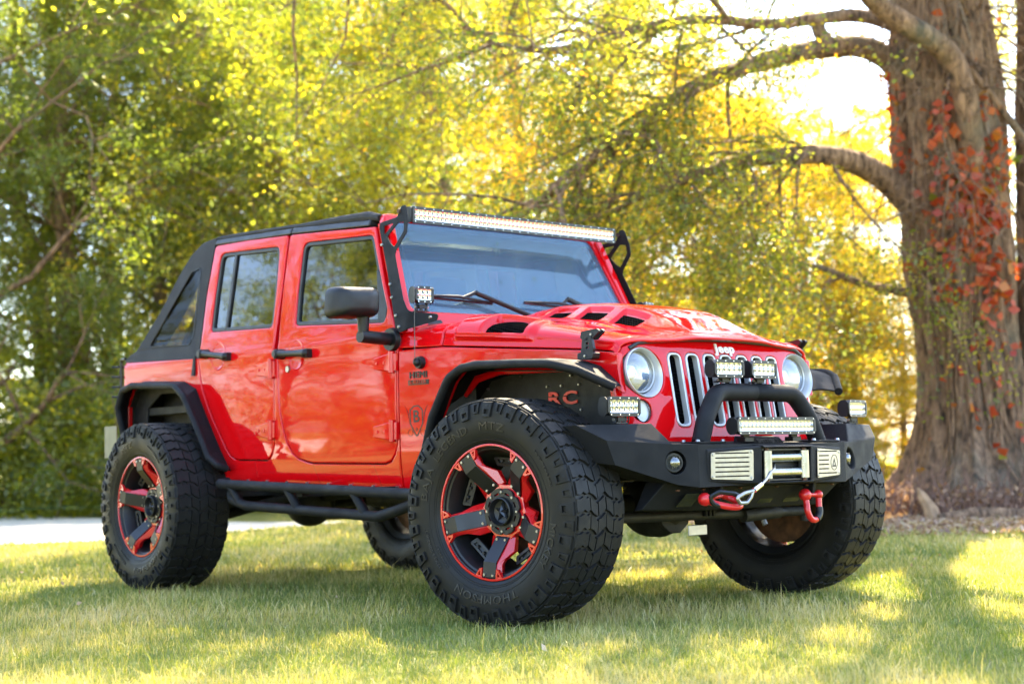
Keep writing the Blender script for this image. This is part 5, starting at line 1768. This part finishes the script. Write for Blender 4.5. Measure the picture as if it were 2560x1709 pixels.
# rear bumper, tail lamps, plate
q = MB(); q.hexa([(-3.72, -.80, .60), (-3.72, .80, .60), (-3.90, .78, .62), (-3.90, -.78, .62), (-3.72, -.82, .76), (-3.72, .82, .76), (-3.88, .80, .76), (-3.88, -.80, .76)])
rb = q.build('rear_bumper', M['black'], car, bevel=.01)
for sg in (-1, 1):
    q = MB(); q.box((-3.715, sg * .70, 1.20), (.05, .12, .24)); t = q.build('tail_lamp', M['taillens'], car, bevel=.008)
    q = MB()
    q.tube(bend([(-3.70, sg * .785, 1.325), (-3.76, sg * .785, 1.325), (-3.765, sg * .785, 1.06), (-3.70, sg * .785, 1.06)], .02), .010, 8)
    q.tube(bend([(-3.70, sg * .63, 1.325), (-3.76, sg * .63, 1.325), (-3.765, sg * .63, 1.06), (-3.70, sg * .63, 1.06)], .02), .010, 8)
    for z in (1.10, 1.16, 1.22, 1.28): q.tube([(-3.765, sg * .63, z), (-3.765, sg * .80, z), (-3.80, sg * .825, z)], .007, 6)
    q.build('lamp_guard', M['satin'], t)
q = MB(); q.box((-3.84, -.815, .83), (.16, .006, .19)); q.build('side_plate', M['plate'] if 'plate' in M else M['silver'], rb, bevel=.002)

# ================================================================ cabin
q = MB(); q.hexa([(-.86, -.68, 1.05), (-.86, .68, 1.05), (-1.18, .68, 1.02), (-1.18, -.68, 1.02), (-.88, -.68, 1.34), (-.88, .68, 1.34), (-1.15, .68, 1.30), (-1.15, -.68, 1.30)])
da = q.build('dashboard', M['inner'], car, bevel=.03)
q = MB(); q.tube([(-1.26 + .085 * math.sin(t) * .45, .36 + .185 * math.cos(t), 1.27 + .185 * math.sin(t)) for t in [2 * PI * i / 40 for i in range(40)]], .014, 10, closed=True)
q.cyl((-1.18, .36, 1.24), (-1.25, .36, 1.27), .05, seg=16)
for a in (0, 2.1, 4.2): q.tube([(-1.25, .36, 1.27), (-1.26 + .085 * math.sin(a) * .45, .36 + .18 * math.cos(a), 1.27 + .18 * math.sin(a))], .012, 6)
q.build('steering_wheel', M['inner'], car)
def seat(x, y, w):
    q = MB()
    q.hexa([(x - .25, y - w / 2, .78), (x + .27, y - w / 2, .80), (x + .27, y + w / 2, .80), (x - .25, y + w / 2, .78), (x - .25, y - w / 2, .92), (x + .27, y - w / 2, .97), (x + .27, y + w / 2, .97), (x - .25, y + w / 2, .92)])
    q.hexa([(x - .30, y - w / 2, .88), (x - .16, y - w / 2, .88), (x - .16, y + w / 2, .88), (x - .30, y + w / 2, .88), (x - .46, y - w * .42, 1.50), (x - .36, y - w * .42, 1.50), (x - .36, y + w * .42, 1.50), (x - .46, y + w * .42, 1.50)])
    o = q.build('seat', M['seat'], car, bevel=.04)
    if w < .7:
        q = MB(); q.box((x - .42, y, 1.62), (.09, .26, .18)); q.build('headrest', M['seat'], o, bevel=.04)
        q = MB(); q.cyl((x - .41, y - .06, 1.48), (x - .41, y - .06, 1.58), .008); q.cyl((x - .41, y + .06, 1.48), (x - .41, y + .06, 1.58), .008); q.build('headrest_post', M['chrome'], o)
seat(-1.62, -.37, .52); seat(-1.62, .37, .52); seat(-2.48, 0, 1.2)
q = MB()
for sg in (-1, 1):
    q.tube(bend([(-.97, sg * .66, 1.36), (-1.20, sg * .62, 1.78), (-2.78, sg * .62, 1.86), (-3.25, sg * .66, 1.30)], .12), .032, 10)
    q.tube(bend([(-2.05, sg * .70, .80), (-2.05, sg * .68, 1.4), (-2.05, sg * .62, 1.82)], .1), .030, 10)
for x, z in ((-1.22, 1.785), (-2.05, 1.82), (-2.78, 1.86)): q.tube([(x, -.62, z), (x, .62, z)], .030, 10)
rbar = q.build('roll_bar', M['plastic'], car, ang=60)
q = MB(); q.box((-1.16, 0, 1.665), (.02, .27, .075)); q.cyl((-1.15, 0, 1.70), (-1.14, 0, 1.78), .012); q.build('rear_view_mirror', M['inner'], car, bevel=.008)
# ================================================================ trees behind the car
protos = {}
def proto(k):
    if k not in protos:
        spec = {'green': (12.5, 4.6, .5, ML['green'], 100000, 3, .056, .20, .45), 'green2': (10.5, 4.2, .4, ML['green'], 100000, 5, .054, .16, .55),
                'lime': (13.5, 5.0, .9, ML['lime'], 90000, 8, .058, .24, .55), 'lime2': (11.5, 4.4, .7, ML['lime'], 90000, 21, .058, .18, .62),
                'gold': (11, 4.6, .5, ML['gold'], 85000, 13, .064, .20, .5), 'gold2': (9.5, 4.4, .4, ML['gold'], 85000, 34, .064, .18, .42)}[k]
        protos[k] = make_tree({'g': 'green_tree', 'l': 'yellow_green_tree'}.get(k[0], 'golden_tree') if k[0] != 'g' or k.startswith('green') else 'golden_tree', *spec)
        return protos[k], True
    return protos[k], False
TREES = [  # kind, column in the photo, distance, scale, turn, label
    ('green', -40, 25.5, 1.05, .3, 'dark green leafy tree at the left edge behind the pale drive'),
    ('green2', 150, 28.5, 1.1, 3.9, 'round green tree with leaves down to the ground, left of the rear wheel'),
    ('green2', 400, 29.0, 1.10, 1.2, 'bushy green tree with low branches behind the rear wheel and flare'),
    ('lime', 180, 33.0, 1.25, 2.2, 'tall yellow-green tree with a forked stem showing in the upper left'),
    ('green', 620, 33.0, 1.05, 4.0, 'green tree rising behind the slanted back of the soft top'),
    ('lime2', 712, 30.0, 1.3, .9, 'yellow-green tree whose brown trunk shows just above the black roof'),
    ('lime', 1010, 28.0, 1.1, 3.4, 'bright yellow-green tree behind the windscreen light bar'),
    ('lime2', 1250, 26.0, 1.0, 5.1, 'yellow-green tree behind the middle of the roof light bar'),
    ('gold', 1540, 22.0, .62, 1.9, 'golden yellow tree behind the windscreen and hood'),
    ('gold2', 1800, 21.0, .58, .5, 'low golden tree behind the raised hood and far headlight'),
    ('gold', 2060, 23.5, .52, 3.3, 'golden tree glowing in the sun just left of the thick trunk'),
    ('gold', 2190, 24.5, .66, 4.1, 'small golden tree half hidden by the thick trunk at the right'),
    ('lime2', 2700, 29.0, .8, 2.0, 'yellow-green tree hidden mostly by the thick trunk at the right edge'),
    ('gold2', 2090, 22.5, .33, 5.3, 'small golden bush right behind the bumper end and its lamp'),
    ('gold', 1990, 26.0, .40, 2.6, 'golden bush showing between the bumper and the golden trees'),
    ('gold2', 2230, 23.5, .34, 1.1, 'small golden bush touching the left side of the thick trunk'),
    ('gold', 1880, 22.5, .36, 0.2, 'golden bush behind the far front flare'),
    ('green', 40, 33.0, 1.15, 1.7, 'dense green tree second back at the far left of the woodland'),
    ('green2', 290, 34.0, 1.3, 0.8, 'dense green tree in the back row between the drive and the soft top'),
    ('green', 500, 37.0, 1.25, 5.2, 'dense green tree in the back row just left of the soft top'),
    ('lime', 1150, 35.0, 1.15, 0.6, 'yellow-green tree in the back row above the light bar'),
    ('lime2', 1420, 31.0, .95, 3.0, 'yellow-green tree in the back row above the hood'),
    ('lime2', 3150, 24.0, .9, 3.6, 'yellow-green tree on the lawn past the right side of the old tree'),
    ('green2', -700, 27.0, 1.1, 5.5, 'green tree far past the left edge of the picture'),
    ('lime', 800, 37.0, 1.2, 2.7, 'tall yellow-green tree far back behind the soft top'),
    ('green2', -280, 30.0, 1.3, 4.9, 'green tree standing past the left edge of the drive'),
]
for k, px, dist, sc_, rot, lab in TREES:
    p, first = proto(k)
    o = p if first else copy_tree(p)
    o.location = at(px, dist); o.rotation_euler = (0, 0, rot); o.scale = (sc_, sc_, sc_)
    tagp(o, lab, 'tree', 'trees behind the car')
# trees on the camera's side, seen in the car's paint and windows
BACK = [('green', (-16, -9.8), .62, 2.2, 'small dark green tree on open lawn, mirrored in the side windows of the car'),
        ('green2', (-13, -24), 1.15, 6, 'large dark tree across the lot nearest the parked car'), ('green', (-22, -26), 1.2, 2, 'large dark tree at the back of the lot behind the smaller ones'), ('green', (3, -27), 1.1, 5, 'wide green tree across the lot directly beside the camera'),
        ('green', (-21, -15), .95, 1, 'dark green tree across the lot, mirrored in the rear door window'), ('green2', (-26, -20.5), .8, 2, 'leafy green tree across the lot, mirrored in the front door window'),
        ('green', (-15, -22), .8, 3, 'green tree across the lot beside the smaller one'), ('green2', (-6, -30), .8, 4, 'green tree far behind the camera on the left'),
        ('green', (8, -34), .8, 5, 'tall leafy green tree straight behind the camera'), ('green2', (24, -30), .8, 1, 'green tree far behind the camera on the right'),
        ('green', (38, -14), .8, 2, 'dark green tree at the right end of the lot'), ('green2', (40, 4), .8, 3, 'leafy green tree in front of the car far across the lawn')]
for k, (x, y), sc_, rot, lab in BACK:
    p, first = proto(k)
    o = p if first else copy_tree(p)
    o.location = (x, y, 0); o.rotation_euler = (0, 0, rot); o.scale = (sc_,) * 3
    tagp(o, lab, 'tree', 'trees across the lot')

# undergrowth under the tree line
rg = np.random.default_rng(5)
n = 80000
px = rg.uniform(-500, 2700, n); dd = 22.5 + rg.gamma(2, 2.2, n) - 3.5 * (px > 1200)
right = px > 1200
dd = np.where(px > 1900, dd + 4, dd)
a = _yaw - np.arctan((px - 1280) / 3834)
hh = (.25 + 1.3 * (px < 1100)) + .9 * (np.sin(px * .013) * .5 + .5) * (np.sin(px * .031 + 1) * .3 + .7)
C = np.stack([CAM.x + dd * np.cos(a), CAM.y + dd * np.sin(a), rg.uniform(0, 1, n) ** 1.3 * hh], 1)
leaf_cloud('undergrowth', C, rg.uniform(.06, .14, n), np.clip(rg.normal(.40, .2, n) - .10 * (px < 900) + (px > 1500) * .15, 0, 1), ML['lime'], None, rg)['kind'] = 'stuff'

# ================================================================ the big old tree at the right
def ray_pt(px, py, dist):
    """point on the sight line of a photo pixel (full size) at a horizontal distance from the camera"""
    d = _f + _r2 * ((px - 1280) / 3834) - _u2 * ((py - 854.5) / 3834)
    h = math.hypot(d.x, d.y)
    return CAM + d * (dist / h)
big = empty('old_oak_tree', at(2440, 17.2))
tagp(big, 'massive old tree with furrowed bark, long arching limbs and reddish creeper at the right', 'tree')
bo = Vector(big.location)
def limb(mb, pts, D, r0, r1, seg=12, wob=.02):
    P = [ray_pt(x * 1.0898, y * 1.0898, d) - bo for (x, y), d in zip(pts, D)]
    # smooth path
    for _ in range(2):
        Q = [P[0]]
        for i in range(len(P) - 1): Q += [P[i] * .75 + P[i + 1] * .25, P[i] * .25 + P[i + 1] * .75]
        Q.append(P[-1]); P = Q
    n = len(P)
    rr = [r0 + (r1 - r0) * (i / (n - 1)) ** .8 + random.uniform(-wob, wob) * r0 for i in range(n)]
    mb.tube(P, rr, seg)
    return P
tr_ = MB()
# fluted trunk, flaring at the root
vs = []; nh, na = 130, 220
lean = lambda z: Vector((-.035 * z * _r2.x * 1.0, -.035 * z * _r2.y, 0)) * (1 if z > 2 else z / 2)
for i in range(nh + 1):
    z = 9.0 * i / nh
    base_r = .47 + .80 * math.exp(-z / .50) + .10 * math.exp(-((z - 4.3) / 1.2) ** 2) + .05 * math.exp(-((z - 2.6) / .5) ** 2)
    if z > 5: base_r -= .03 * (z - 5)
    for k in range(na):
        q = 2 * PI * k / na
        r = base_r * (1 + .07 * math.sin(5 * q + .25 * z + 1) + .04 * math.sin(9 * q - .2 * z) + .025 * math.sin(17 * q + z * .3) + .10 * math.exp(-z / .6) * math.sin(7 * q + 2))
        r += .016 * math.sin(29 * q + 2.4 * math.sin(z * 1.1) + 1.5 * math.sin(z * 3.1 + q * 4)) + .010 * math.sin(47 * q - 2 * math.sin(z * 1.7 + q * 3)) + random.uniform(-.007, .007)
        c = lean(z)
        vs.append((c.x + r * math.cos(q), c.y + r * math.sin(q), z))
tr_.add(vs, [(i * na + k, i * na + (k + 1) % na, (i + 1) * na + (k + 1) % na, (i + 1) * na + k) for i in range(nh) for k in range(na)])
tips = []
lm = MB()
L1 = limb(lm, [(2150, 300), (2080, 175), (2000, 105), (1900, 108), (1780, 130), (1650, 175), (1560, 215), (1480, 285), (1400, 325), (1300, 400), (1220, 480)], [17.2, 17.0, 16.8, 16.5, 16.2, 15.8, 15.4, 15.0, 14.7, 14.4, 14.2], .17, .02)
L2 = limb(lm, [(2200, 110), (2080, 70), (1980, 32), (1880, 42), (1760, 60), (1620, 40), (1480, 60), (1330, 110), (1180, 120), (1060, 60)], [17, 16.8, 16.6, 16.4, 16.2, 15.9, 15.6, 15.2, 14.8, 14.4], .10, .02)
L3 = limb(lm, [(2170, 560), (2090, 465), (2010, 390), (1900, 352), (1800, 358), (1700, 366), (1590, 405), (1470, 450)], [17.2, 16.9, 16.6, 16.2, 15.9, 15.6, 15.3, 15.0], .20, .03)
L4 = limb(lm, [(2160, 690), (2070, 668), (1970, 650), (1880, 610), (1800, 600), (1720, 570)], [17.2, 17.0, 16.8, 16.6, 16.3, 16.0], .07, .008)
L5 = limb(lm, [(2232, 420), (2226, 300), (2212, 205), (2186, 135), (2145, 95), (2085, 60), (2030, 26), (1980, -25)], [16.75, 16.55, 16.4, 16.3, 16.1, 15.9, 15.8, 15.6], .15, .10)
L6 = limb(lm, [(1900, 100), (1875, 70), (1880, 40)], [16.5, 16.5, 16.4], .09, .07)
L7 = limb(lm, [(2425, 1225), (2422, 1000), (2420, 700), (2410, 400), (2400, 150), (2400, -100)], [17.4, 17.4, 17.4, 17.4, 17.5, 17.6], .5, .3)
L8 = limb(lm, [(2349, 320), (2260, 200), (2150, 80), (2010, 0)], [16.9, 16.7, 16.4, 16.1], .05, .03)
L9 = limb(lm, [(1900, 352), (1930, 420), (1960, 440)], [16.2, 16.1, 16.0], .04, .01)
# limbs high above the frame that carry the shading crown
for k in range(9):
    a0 = R(80) + R(150) * k / 8; z = 7.8 + .25 * k
    d = Vector((math.cos(a0), math.sin(a0), .45))
    branch(lm, Vector((0, 0, z)), d, 5.6, .20, 2, tips, rg, 6, .01, .7, .02)
tips2 = []
for k in range(4):      # boughs added towards the sun to shade the parked car
    a0 = R(-112 + 17 * k)
    branch(lm, Vector((0, 0, 7.6 + .3 * k)), Vector((math.cos(a0), math.sin(a0), .20)), 5.6, .20, 2, tips2, rg, 6, .0, .6, .02)
for _ in range(90):     # fine dead twigs drooping round the upper trunk
    q = _yaw + PI + rg.uniform(-1.5, 1.5); z = rg.uniform(3.2, 6.5)
    d = Vector((math.cos(q) + rg.normal(0, .5), math.sin(q) + rg.normal(0, .5), rg.normal(-.3, .5)))
    branch(lm, Vector((.5 * math.cos(q), .5 * math.sin(q), z)) + Vector((-.035 * z * _r2.x, -.035 * z * _r2.y, 0)), d, rg.uniform(.6, 1.5), .014, 1, [], rg, 4, .10, .8, .004)
sub = []
for P, dens, r_ in ((L1, 26, .035), (L2, 26, .03), (L3, 24, .03), (L4, 18, .016), (L9, 3, .012), (L5, 0, .02)):
    n = len(P)
    for i in range(dens):
        k = int(n * (.46 + .53 * i / dens))
        p = P[min(n - 1, k)]
        d = Vector((rg.normal(), rg.normal(), rg.normal(-.15, .6)))
        d = (d.normalized() + (P[min(n - 1, k + 1)] - P[k - 1]).normalized() * .8)
        branch(lm, p, d, rg.uniform(.8, 1.9), r_ * rg.uniform(.5, 1), 1, sub, rg, 4, .08, .7, .006)
tr_.v, tr_.f, tr_.mi = tr_.v, tr_.f, tr_.mi
tr_.build('trunk', MB_, big, ang=80, recalc=False)
lm.build('limbs', MB_, big, ang=80, recalc=False)
def leaves_from(tips, n, sp, seed, ls, mat, bias=0, name='crown'):
    rg_ = np.random.default_rng(seed)
    T = np.array([tuple(t) for t in tips]); idx = rg_.integers(0, len(T), n)
    C = T[idx] + rg_.normal(size=(n, 3)) * np.array([sp, sp, sp * .8]) + np.array([0, 0, -.08])
    ct = rg_.uniform(0, 1, len(T))
    return leaf_cloud(name, C, ls * rg_.uniform(.6, 1.3, n), np.clip(ct[idx] * .7 + rg_.normal(.1, .12, n) + bias, 0, 1), mat, big, rg_)
leaves_from(sub, 42000, .13, 2, .050, ML['oak'])
leaves_from(tips, 42000, .40, 3, .09, ML['oak'], name='upper_crown')
leaves_from(tips2, 26000, .38, 4, .085, ML['oak'], name='shading_crown')
# creeper on the trunk: stems and red-orange leaves
def trunk_pt(q, z, off=.02):
    base_r = .47 + .80 * math.exp(-z / .50) + .10 * math.exp(-((z - 4.3) / 1.2) ** 2) + .05 * math.exp(-((z - 2.6) / .5) ** 2)
    r = base_r * (1 + .07 * math.sin(5 * q + .25 * z + 1) + .04 * math.sin(9 * q - .2 * z)) + off
    c = lean(z)
    return bo + Vector((c.x + r * math.cos(q), c.y + r * math.sin(q), z))
vine = empty('creeper_vine', at(2440, 16.4))
tagp(vine, 'creeper with red and orange leaves climbing the bark of the massive old tree', 'vine')
vo_ = Vector(vine.location)
qc = _yaw + PI           # side of the trunk that faces the camera
vm = MB()
VC = []; VT = []; VS = []
rg = np.random.default_rng(77)
for s_ in range(16):
    q = qc - .35 + rg.uniform(-1.0, .9); z = rg.uniform(0, .6); P = []
    while z < rg.uniform(4.5, 7.0):
        P.append(trunk_pt(q, z, .025) - vo_); z += .18; q += rg.normal(0, .05)
    vm.tube(P, rg.uniform(.006, .016), 5)
    for p in P:
        z = p.z
        dens = 1.7 * math.exp(-((z - 3.3) / 1.0) ** 2) + .12
        if rg.uniform() < .45: continue
        for _ in range(rg.poisson(dens * 4.5)):
            VC.append(tuple(p + Vector(rg.normal(0, .085, 3)) - _f * .05)); VT.append(np.clip(rg.normal(.38, .25), 0, 1)); VS.append(rg.uniform(.07, .17))
for _ in range(60):      # trailing strand in the sky gap left of the trunk
    t = rg.uniform(0, 1)
    p = ray_pt(1.0898 * (2030 + 45 * t + rg.normal(0, 6)), 1.0898 * (170 + 230 * t), 16.6) - vo_
    VC.append(tuple(p)); VT.append(np.clip(rg.normal(.3, .25), 0, 1)); VS.append(rg.uniform(.05, .10))
for _ in range(5):
    pts = []
    x0 = rg.uniform(2040, 2080)
    for k in range(6): pts.append(ray_pt(1.0898 * (x0 + rg.normal(0, 4)), 1.0898 * (150 + 50 * k), 16.65) - vo_)
    vm.tube(pts, .004, 4)
vm.build('vine_stem', MB_, vine, recalc=False)
leaf_cloud('vine_leaves', np.array(VC), np.array(VS), np.array(VT), ML['red'], vine, rg, aspect=.85)

# dry twigs and brush round the root
tw = empty('dry_brush', at(2400, 16.0))
tagp(tw, 'tangle of dry brown twigs and brush around the foot of the massive old tree', 'brush')
to_ = Vector(tw.location); tm = MB()
for _ in range(900):
    q = qc + rg.uniform(-1.7, 1.7); r = rg.uniform(1.0, 1.9)
    p = bo + Vector((r * math.cos(q), r * math.sin(q), 0)) - to_
    d = Vector((rg.normal(0, .5), rg.normal(0, .5), rg.uniform(.2, 1)))
    P = [p]; L = rg.uniform(.2, .75)
    for k in range(4):
        d = d + Vector(rg.normal(0, .35, 3)); P.append(P[-1] + d.normalized() * L / 4)
        P[-1].z = max(P[-1].z, .01)
    tm.tube(P, [.010, .009, .007, .005, .003], 4, caps=False)
M['twig'] = simple('dry_twigs', (.20, .11, .075), .85, var=.5, vscale=3)
tm.build('twigs', M['twig'], tw, recalc=False)
n = 1500
q = rg.uniform(qc - 1.8, qc + 1.8, n); r = rg.uniform(1.0, 2.1, n)
C = np.stack([bo.x + r * np.cos(q) - to_.x, bo.y + r * np.sin(q) - to_.y, rg.uniform(0, .5, n) ** 1.5], 1)
leaf_cloud('dry_leaves', C, rg.uniform(.04, .09, n), rg.uniform(0, .7, n), ML['litter'], tw, rg)
# leaf litter on the ground in front of the tree
n = 20000
px = rg.normal(2330, 260, n); dd = np.maximum(17.2 - rg.gamma(1.6, 1.1, n), rg.uniform(12.3, 14, n))
a = _yaw - np.arctan((px - 1280) / 3834)
C = np.stack([CAM.x + dd * np.cos(a), CAM.y + dd * np.sin(a), rg.uniform(.005, .05, n)], 1)
m = 90
az = _yaw + rg.uniform(-.42, .42, m); ds = np.sqrt(rg.uniform(4.3 ** 2, 15 ** 2, m))
C = np.concatenate([C, np.stack([CAM.x + ds * np.cos(az), CAM.y + ds * np.sin(az), rg.uniform(.022, .034, m)], 1)]); n += m
leaf_cloud('fallen_leaves', C, np.where(np.arange(n) < n - m, rg.uniform(.03, .07, n), rg.uniform(.018, .038, n)), rg.uniform(0, 1, n), ML['litter'], None, rg)['kind'] = 'stuff'
# split stake of wood leaning by the root, and a log
M['rawwood'] = simple('split_wood', (.36, .22, .12), .8, var=.35, vscale=9, bump=.5, bscale=60)
b = MB(); p = Vector(at(2322, 15.0))
tp = ray_pt(1.0898 * 2105, 1.0898 * 1118, 15.2)
b.tube([p + Vector((0, 0, -.02)), p.lerp(tp, .4) + Vector((.02, 0, 0)), p.lerp(tp, .8), tp], [.075, .07, .045, .006], 7)
st = b.build('broken_branch', M['rawwood'], ang=30); tagp(st, 'pale split piece of wood standing up against the roots of the old tree', 'branch')
b = MB(); b.tube([Vector(at(2330, 14.9, .04)), Vector(at(2420, 15.0, .07)), Vector(at(2500, 15.1, .06)), Vector(at(2640, 15.2, .05))], [.05, .075, .07, .05], 9)
lg = b.build('fallen_log', MB_, ang=60); tagp(lg, 'grey weathered log lying in the leaf litter below the old tree', 'log')

# ================================================================ grass
def grass():
    rg = np.random.default_rng(99)
    zones = [(4.2, 6.6, 8000, .025, .0025), (6.6, 9.5, 4000, .029, .0036), (9.5, 14, 1200, .034, .006), (14, 20, 320, .034, .010)]
    Cs = []; Hs = []; Ws = []
    for d0, d1, dens, h, w in zones:
        half = math.atan(1280 / 3834) + .10
        area = half * (d1 ** 2 - d0 ** 2)
        n = int(area * dens)
        r = np.sqrt(rg.uniform(d0 ** 2, d1 ** 2, n)); a = _yaw + rg.uniform(-half, half, n)
        Cs.append(np.stack([CAM.x + r * np.cos(a), CAM.y + r * np.sin(a)], 1)); Hs.append(np.full(n, h)); Ws.append(np.full(n, w))
    C = np.concatenate(Cs); H = np.concatenate(Hs); W_ = np.concatenate(Ws)
    # not under the tyres, not on the drive
    keep = np.ones(len(C), bool)
    for (x, y) in ((0, -.935), (RA, -.935), (0, .935), (RA, .935)):
        keep &= ~((np.abs(C[:, 0] - x) < .10) & (np.abs(C[:, 1] - y) < .15))
    # drive: left of its near edge
    ex = np.interp(C[:, 1], [-5, .7, 1.55, 3.3, 5.4, 5.5], [-10.6, -9.3, -8.85, -9.4, -10.2, -40])
    keep &= ~((C[:, 0] < ex + rg.normal(0, .06, len(C))) & (C[:, 1] < 8))
    C = C[keep]; H = H[keep]; W_ = W_[keep]
    n = len(C)
    fn = lambda s, p: np.sin(C[:, 0] * s + p) * np.sin(C[:, 1] * s * 1.13 + 2 * p) 
    patch = .5 + .25 * fn(1.7, 1) + .18 * fn(4.1, 2) + .12 * fn(9.7, 3)
    H = H * rg.gamma(5, .2, n) * (.75 + .6 * patch)
    tall = rg.uniform(0, 1, n) < .004
    H = np.where(tall, H * 2.6, H)
    ang = rg.uniform(0, 2 * PI, n); lean_ = rg.gamma(2.2, .28, n)
    dx, dy = np.cos(ang), np.sin(ang)
    px_, py_ = -dy * W_ / 2, dx * W_ / 2
    tw_ = rg.uniform(0, PI, n)
    px_, py_ = np.cos(tw_) * W_ / 2, np.sin(tw_) * W_ / 2
    V = np.zeros((n, 5, 3), np.float32)
    base = np.stack([C[:, 0], C[:, 1], np.zeros(n)], 1)
    k1, k2 = .45, 1.0
    z1 = H * .55; z2 = H * (1 - .18 * np.clip(lean_, 0, 3))
    z2 = np.maximum(z2, .006)
    o1 = H * lean_ * .28; o2 = H * lean_
    P_ = np.stack([px_, py_, np.zeros(n)], 1)
    V[:, 0] = base - P_; V[:, 1] = base + P_
    m1 = base + np.stack([dx * o1, dy * o1, z1], 1)
    V[:, 2] = m1 + P_ * .85; V[:, 3] = m1 - P_ * .85
    V[:, 4] = base + np.stack([dx * o2, dy * o2, z2], 1)
    me = bpy.data.meshes.new('grass')
    me.vertices.add(5 * n); me.vertices.foreach_set('co', V.ravel())
    li = np.empty((n, 7), np.int32); b0 = np.arange(n, dtype=np.int32) * 5
    for j, q in enumerate((0, 1, 2, 3, 3, 2, 4)): li[:, j] = b0 + q
    me.loops.add(7 * n); me.loops.foreach_set('vertex_index', li.ravel())
    ls = np.empty((n, 2), np.int32); ls[:, 0] = np.arange(n) * 7; ls[:, 1] = np.arange(n) * 7 + 4
    me.polygons.add(2 * n); me.polygons.foreach_set('loop_start', ls.ravel())
    me.update(calc_edges=True)
    tint = np.clip((patch - .5) * 1.1 + .42 + rg.normal(0, .20, n) + .45 * (rg.uniform(0, 1, n) < .16), 0, 1)
    at_ = me.attributes.new('tint', 'FLOAT', 'POINT'); at_.data.foreach_set('value', np.repeat(tint.astype(np.float32), 5))
    me.materials.append(leaf_mat('grass_blades', [(0, (.11, .165, .026)), (.30, (.20, .245, .045)), (.55, (.33, .33, .08)), (.75, (.50, .43, .16)), (1, (.60, .51, .26))], trans=.40, tgain=1.3))
    o = link_mesh('grass', me); o['kind'] = 'stuff'
    print('grass blades', n)
grass()

# ================================================================ tidy the hierarchy: thing > part > sub-part
def depth(o):
    d = 0
    while o.parent: o = o.parent; d += 1
    return d
PARTS = {'light_pod', 'light_bar', 'bull_bar', 'fairlead', 'fog_light', 'plate_box', 'shackle', 'headlight', 'turn_signal', 'skid_plate', 'winch_rope', 'engine_badge', 'badge', 'bumper_hump', 'shield_decal', 'roof_light_bar', 'tail_lamp', 'diff_cover'}
for o in list(bpy.data.objects):
    if o.name.split('.')[0] in PARTS and o.parent and o.parent != car: o.parent = car
again = True
while again:
    again = False
    for o in list(bpy.data.objects):
        if depth(o) > 2:
            o.parent = o.parent.parent; again = True
for lamp, q in SCREWS:
    me = lamp.data
    me.materials.append(M['chrome'])
    bm = bmesh.new(); bm.from_mesh(me)
    n0 = len(bm.faces)
    vs_ = [bm.verts.new(v) for v in q.v]
    for f in q.f:
        fc = bm.faces.new([vs_[i] for i in f]); fc.material_index = 1
    bm.to_mesh(me); bm.free()
